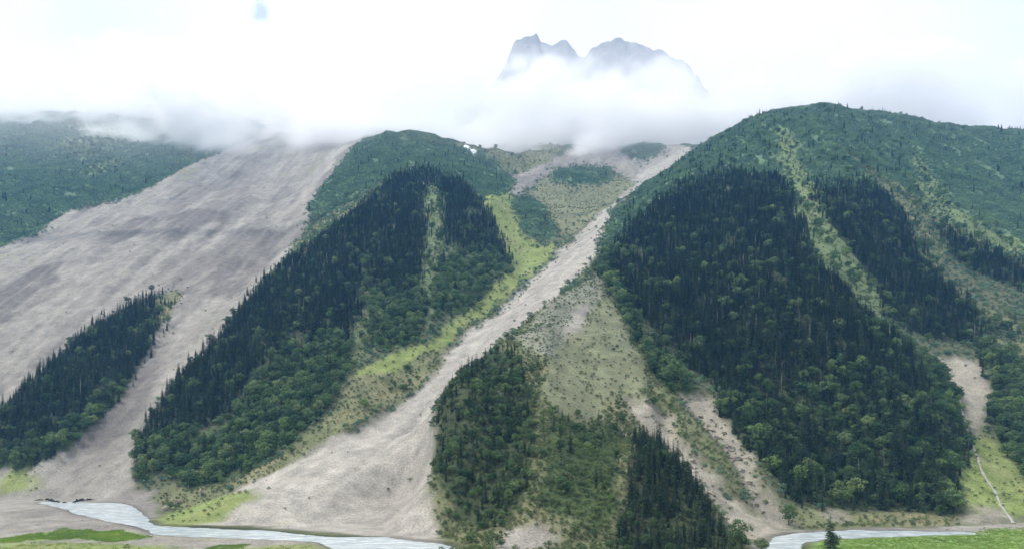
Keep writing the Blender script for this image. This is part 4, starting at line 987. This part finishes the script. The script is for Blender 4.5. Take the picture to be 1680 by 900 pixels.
def dead_tree(spot, h, label, seed):
    x, y = SPOTS[spot]; r = np.random.RandomState(seed)
    root = link('dead_tree', None, None, (x, y, float(zt(x, y)))); tag(root, label, 'dead tree')
    V, Fc = [], []; tube(V, Fc, (0, 0, -1), (.3, 0, h * .5), .42, .28); tube(V, Fc, (.3, 0, h * .5), (.5, .2, h), .28, .05)
    link('trunk', mesh_from('dead_trunk', V, Fc, [M_DEAD], True), root)
    for k in range(9):
        V, Fc = [], []; a = r.rand() * 6.28; z0 = h * (.35 + .07 * k); l = h * (.24 - .02 * k)
        tube(V, Fc, (.35, .1, z0), (.35 + math.cos(a) * l, math.sin(a) * l, z0 + l * (.2 + .4 * r.rand())), .12, .03, 4)
        link('branch', mesh_from('dead_branch', V, Fc, [M_DEAD], True), root)
dead_tree('pale_dead1', 24, 'pale dead tree standing in the middle of the dark spruce forest', 1)
dead_tree('pale_dead2', 20, 'bare pale dead tree above the leafy trees of the high mountain', 2)
dead_tree('pale_dead3', 22, 'pale dead tree on the grassy strip of the wooded spur', 3)
dead_tree('pale_dead4', 20, 'pale dead tree near the front hill edge of the spruce forest', 4)

# snow lying in a hollow high up
for k, (n, a, b, rz, lb) in enumerate((('snow1', 9, 13, .5, 'upper of two small white snow patches high in the valley'), ('snow2', 13, 12, .9, 'lower larger white snow patch high in the valley'))):
    x, y = SPOTS[n]; r = np.random.RandomState(k)
    V = []; Fc = []; nr, ns = 7, 28
    for i in range(nr + 1):
        for j in range(ns):
            t = 6.2832 * j / ns; q = i / nr * (1 + .28 * math.sin(3 * t + k) + .18 * math.sin(7 * t + 2 * k))
            dx, dy = q * (a * math.cos(t) * math.cos(rz) - b * math.sin(t) * math.sin(rz)), q * (a * math.cos(t) * math.sin(rz) + b * math.sin(t) * math.cos(rz)) * 2.2
            V.append((x + dx, y + dy, float(zt(x + dx, y + dy)) + 4.6 * (1 - (i / nr) ** 2) + (1.2 if i < nr else -1.0)))
    for i in range(nr):
        for j in range(ns):
            Fc.append((i * ns + j, i * ns + (j + 1) % ns, (i + 1) * ns + (j + 1) % ns, (i + 1) * ns + j))
    tag(link('snow_patch', mesh_from('snow_patch', V, Fc, [M_SNOW], True)), lb, 'snow patch')

# undercut earth banks on the river
M_SOIL = plain_noise_material('dark_wet_soil', [(.03, .026, .022), (.07, .06, .05)], 1.2, per_object=False)
for k, line in enumerate(SCARPS):
    L = np.array(line, float); seg = np.hypot(*np.diff(L, axis=0).T); s = np.concatenate([[0], np.cumsum(seg)])
    q = np.linspace(0, s[-1], 40); X = np.interp(q, s, L[:, 0]); Y = np.interp(q, s, L[:, 1])
    V = []; Fc = []
    for i in range(40):
        env = math.sin(math.pi * i / 39) ** .5; h = env * (1.5 + .9 * math.sin(i * .8 + k) + .5 * math.sin(i * 2.3)); z = float(zt(X[i], Y[i]))
        wob = .8 * math.sin(i * 1.3 + k)
        for dy, dz in ((-1.6, -.9), (-.9 + .2 * wob, .35 * h), (-1.1 + .3 * wob, .9 * h + .1), (.6, h + .15), (3.5, .25 * h - .1), (5, -.6)):
            V.append((X[i], Y[i] + dy + wob, z + dz))
        if i:
            for j in range(5):
                a = (i - 1) * 6 + j; Fc.append((a, a + 6, a + 7, a + 1))
    tag(link('earth_bank', mesh_from('earth_bank', V, Fc, [M_SOIL])), ('low dark undercut earth bank at the upper end of the river', 'short dark earth bank beside the upper river', 'tiny dark earth bank at the river bend')[k], 'earth bank')

# grass tufts on the bright patches and the meadow
def grass_proto(seed):
    r = np.random.RandomState(seed); V, Fc = [], []
    for _ in range(34):
        p = np.array((r.randn() * .45, r.randn() * .45, -.05)); a = r.rand() * 6.28; d = np.array((.35 * math.cos(a), .35 * math.sin(a), 1.0)); d /= np.linalg.norm(d)
        kite(V, Fc, p, d, (-math.sin(a), math.cos(a), 0), .35 + .35 * r.rand(), .05)
    return mesh_from('grass_tuft', V, Fc, [M_GRASS])
M_GRASS = foliage_material('meadow_grass', [(.15, .27, .045), (.20, .32, .065), (.24, .30, .08)], .25)
GR = [grass_proto(900 + i) for i in range(3)]
X, Y, u, r = grid_points(1.15, 77, 640)
T = cover_at(X, Y)
pr = np.array([0] + [{'patch1': .8, 'patch2': .8, 'meadow': .30, 'patch3': .06, 'grassL0': .2, 'grassR': .1}.get(n, 0) for n in NAMES])[T + 1]
k = (u < pr * (1 + .8 * fbm(X / 9, Y / 9, 3, 151))) & (bil(RIVS, X, Y) < .02)
X, Y, T = X[k], Y[k], T[k]
scatter('grass', [X, Y, zt(X, Y), T, .6 + .9 * r.rand(len(X)), r.randint(0, 3, len(X)), r.rand(len(X)) * 6.28, 1 + .4 * r.rand(len(X))], np.ones(len(X), bool), GR, 'short bright green grass on the river flats', 'grass')
# ---------------------------------------------------------------- clouds wrapped round the upper slopes
def cloud_bank():
    m, nt, out = new_mat('cloud_vapour')
    v = nt.nodes.new('ShaderNodeVolumePrincipled')
    v.inputs['Color'].default_value = (.99, .99, 1, 1)
    v.inputs['Density'].default_value = 0.014
    v.inputs['Anisotropy'].default_value = 0.45
    v.inputs['Density Attribute'].default_value = 'density'
    nt.links.new(v.outputs[0], out.inputs['Volume'])
    ng = bpy.data.node_groups.new('cloud_nodes', 'GeometryNodeTree')
    ng.interface.new_socket('Geometry', in_out='INPUT', socket_type='NodeSocketGeometry')
    ng.interface.new_socket('Geometry', in_out='OUTPUT', socket_type='NodeSocketGeometry')
    L = ng.links.new
    go = ng.nodes.new('NodeGroupOutput')
    vc = ng.nodes.new('GeometryNodeVolumeCube')
    vc.inputs['Min'].default_value = (-3300, 1340, 550); vc.inputs['Max'].default_value = (3300, 3350, 1950)
    vc.inputs['Resolution X'].default_value = 300; vc.inputs['Resolution Y'].default_value = 84; vc.inputs['Resolution Z'].default_value = 90
    pos = ng.nodes.new('GeometryNodeInputPosition')
    sep = ng.nodes.new('ShaderNodeSeparateXYZ'); L(pos.outputs[0], sep.inputs[0])
    def mth(op, a, b=None, c=None):
        n = ng.nodes.new('ShaderNodeMath'); n.operation = op
        for i, q in enumerate((a, b, c)):
            if q is None: continue
            if isinstance(q, (int, float)): n.inputs[i].default_value = q
            else: L(q, n.inputs[i])
        return n.outputs[0]
    def ss(val, lo, hi, t0=0.0, t1=1.0):
        n = ng.nodes.new('ShaderNodeMapRange'); n.interpolation_type = 'SMOOTHSTEP'
        L(val, n.inputs['Value'])
        for nm, q in (('From Min', lo), ('From Max', hi), ('To Min', t0), ('To Max', t1)):
            if isinstance(q, (int, float)): n.inputs[nm].default_value = q
            else: L(q, n.inputs[nm])
        return n.outputs['Result']
    x, y, z = sep.outputs
    def nz(scale, detail, sx=1, sy=1, sz=1, off=0):
        c = ng.nodes.new('ShaderNodeCombineXYZ')
        L(mth('MULTIPLY_ADD', x, sx / 1000, off), c.inputs[0]); L(mth('MULTIPLY_ADD', y, sy / 1000, off), c.inputs[1]); L(mth('MULTIPLY', z, sz / 1000), c.inputs[2])
        n = ng.nodes.new('ShaderNodeTexNoise'); n.inputs['Scale'].default_value = scale; n.inputs['Detail'].default_value = detail; n.inputs['Roughness'].default_value = .55
        L(c.outputs[0], n.inputs['Vector'])
        return [q for q in n.outputs if q.name in ('Fac', 'Factor')][0]
    big = nz(1.3, 3, off=3.3); fine = nz(4.6, 6, sz=1.3, off=1.7)
    # base rises to the west, dips towards the middle
    west = mth('MAXIMUM', mth('MULTIPLY_ADD', x, -1, -950), 0)
    base = mth('MULTIPLY_ADD', west, .21, BASE_Z)
    base = mth('MULTIPLY_ADD', mth('SUBTRACT', big, .5), 800, base)
    base = mth('MULTIPLY_ADD', mth('SUBTRACT', fine, .5), 520, base)
    bot = ss(mth('SUBTRACT', z, base), 0, 150)
    top_ = mth('MULTIPLY_ADD', y, .50, TOP_Z)
    top_ = mth('MULTIPLY_ADD', mth('SUBTRACT', big, .5), 1000, top_)
    top_ = mth('MULTIPLY_ADD', mth('SUBTRACT', fine, .5), 620, top_)
    top = ss(mth('SUBTRACT', z, top_), -130, 40, 1.0, 0.0)
    frontY = mth('MULTIPLY_ADD', mth('MAXIMUM', x, 0), .16, ss(x, 50, 500, 1790, 2020))
    front = ss(mth('SUBTRACT', y, frontY), 0, 240)
    backY = ss(y, 2700, 3300, 1.0, 0.0)
    side = ss(mth('ABSOLUTE', x), 2900, 3250, 1.0, 0.0)
    shape = mth('MULTIPLY', mth('MULTIPLY', mth('MULTIPLY', bot, top), mth('MULTIPLY', front, backY)), side)
    tex = mth('MULTIPLY_ADD', big, .75, mth('MULTIPLY_ADD', fine, .95, -.35))
    dens = ss(mth('MULTIPLY_ADD', shape, .62, mth('MULTIPLY', mth('SUBTRACT', tex, .5), 2.0)), .26, .60)
    dens = mth('MULTIPLY', dens, ss(shape, 0.0, .12))
    veil = mth('MULTIPLY', mth('MULTIPLY', ss(z, 560, 1150), ss(y, 1350, 2300)), mth('MULTIPLY', mth('MULTIPLY', backY, side), ss(mth('SUBTRACT', z, mth('MULTIPLY_ADD', y, .5, 100)), 0, 250, 1.0, 0.0)))
    dens = mth('MAXIMUM', dens, mth('MULTIPLY', veil, VEIL))
    L(dens, vc.inputs['Density'])
    sm = ng.nodes.new('GeometryNodeSetMaterial'); sm.inputs['Material'].default_value = m
    L(vc.outputs[0], sm.inputs[0]); L(sm.outputs[0], go.inputs[0])
    me = bpy.data.meshes.new('cloud_bank')
    o = link('cloud_bank', me); o.modifiers.new('cloud', 'NODES').node_group = ng
    me.materials.append(m)
    tag(o, 'white cloud bank wrapped round the upper slopes and peak', 'clouds', None, 'stuff')
VEIL = 0.055
BASE_Z, TOP_Z = 865.0, 62.0
cloud_bank()

# ---------------------------------------------------------------- mountain air
def haze():
    m, nt, out = new_mat('mountain_air')
    v = nt.nodes.new('ShaderNodeVolumePrincipled')
    v.inputs['Color'].default_value = (.20, .52, 1.0, 1)
    v.inputs['Density'].default_value = 0.000066
    v.inputs['Density Attribute'].default_value = ''
    nt.links.new(v.outputs[0], out.inputs['Volume'])
    bm = bmesh.new(); bmesh.ops.create_cube(bm, size=1.0)
    for w in bm.verts:
        w.co = Vector((w.co.x * 7200, 2600 + w.co.y * 5800, 1348.5 + w.co.z * 2703))
    me = bpy.data.meshes.new('haze'); bm.to_mesh(me); bm.free(); me.materials.append(m)
    tag(link('haze', me), 'thin blue mountain haze filling the valley air', None, None, 'stuff')
haze()
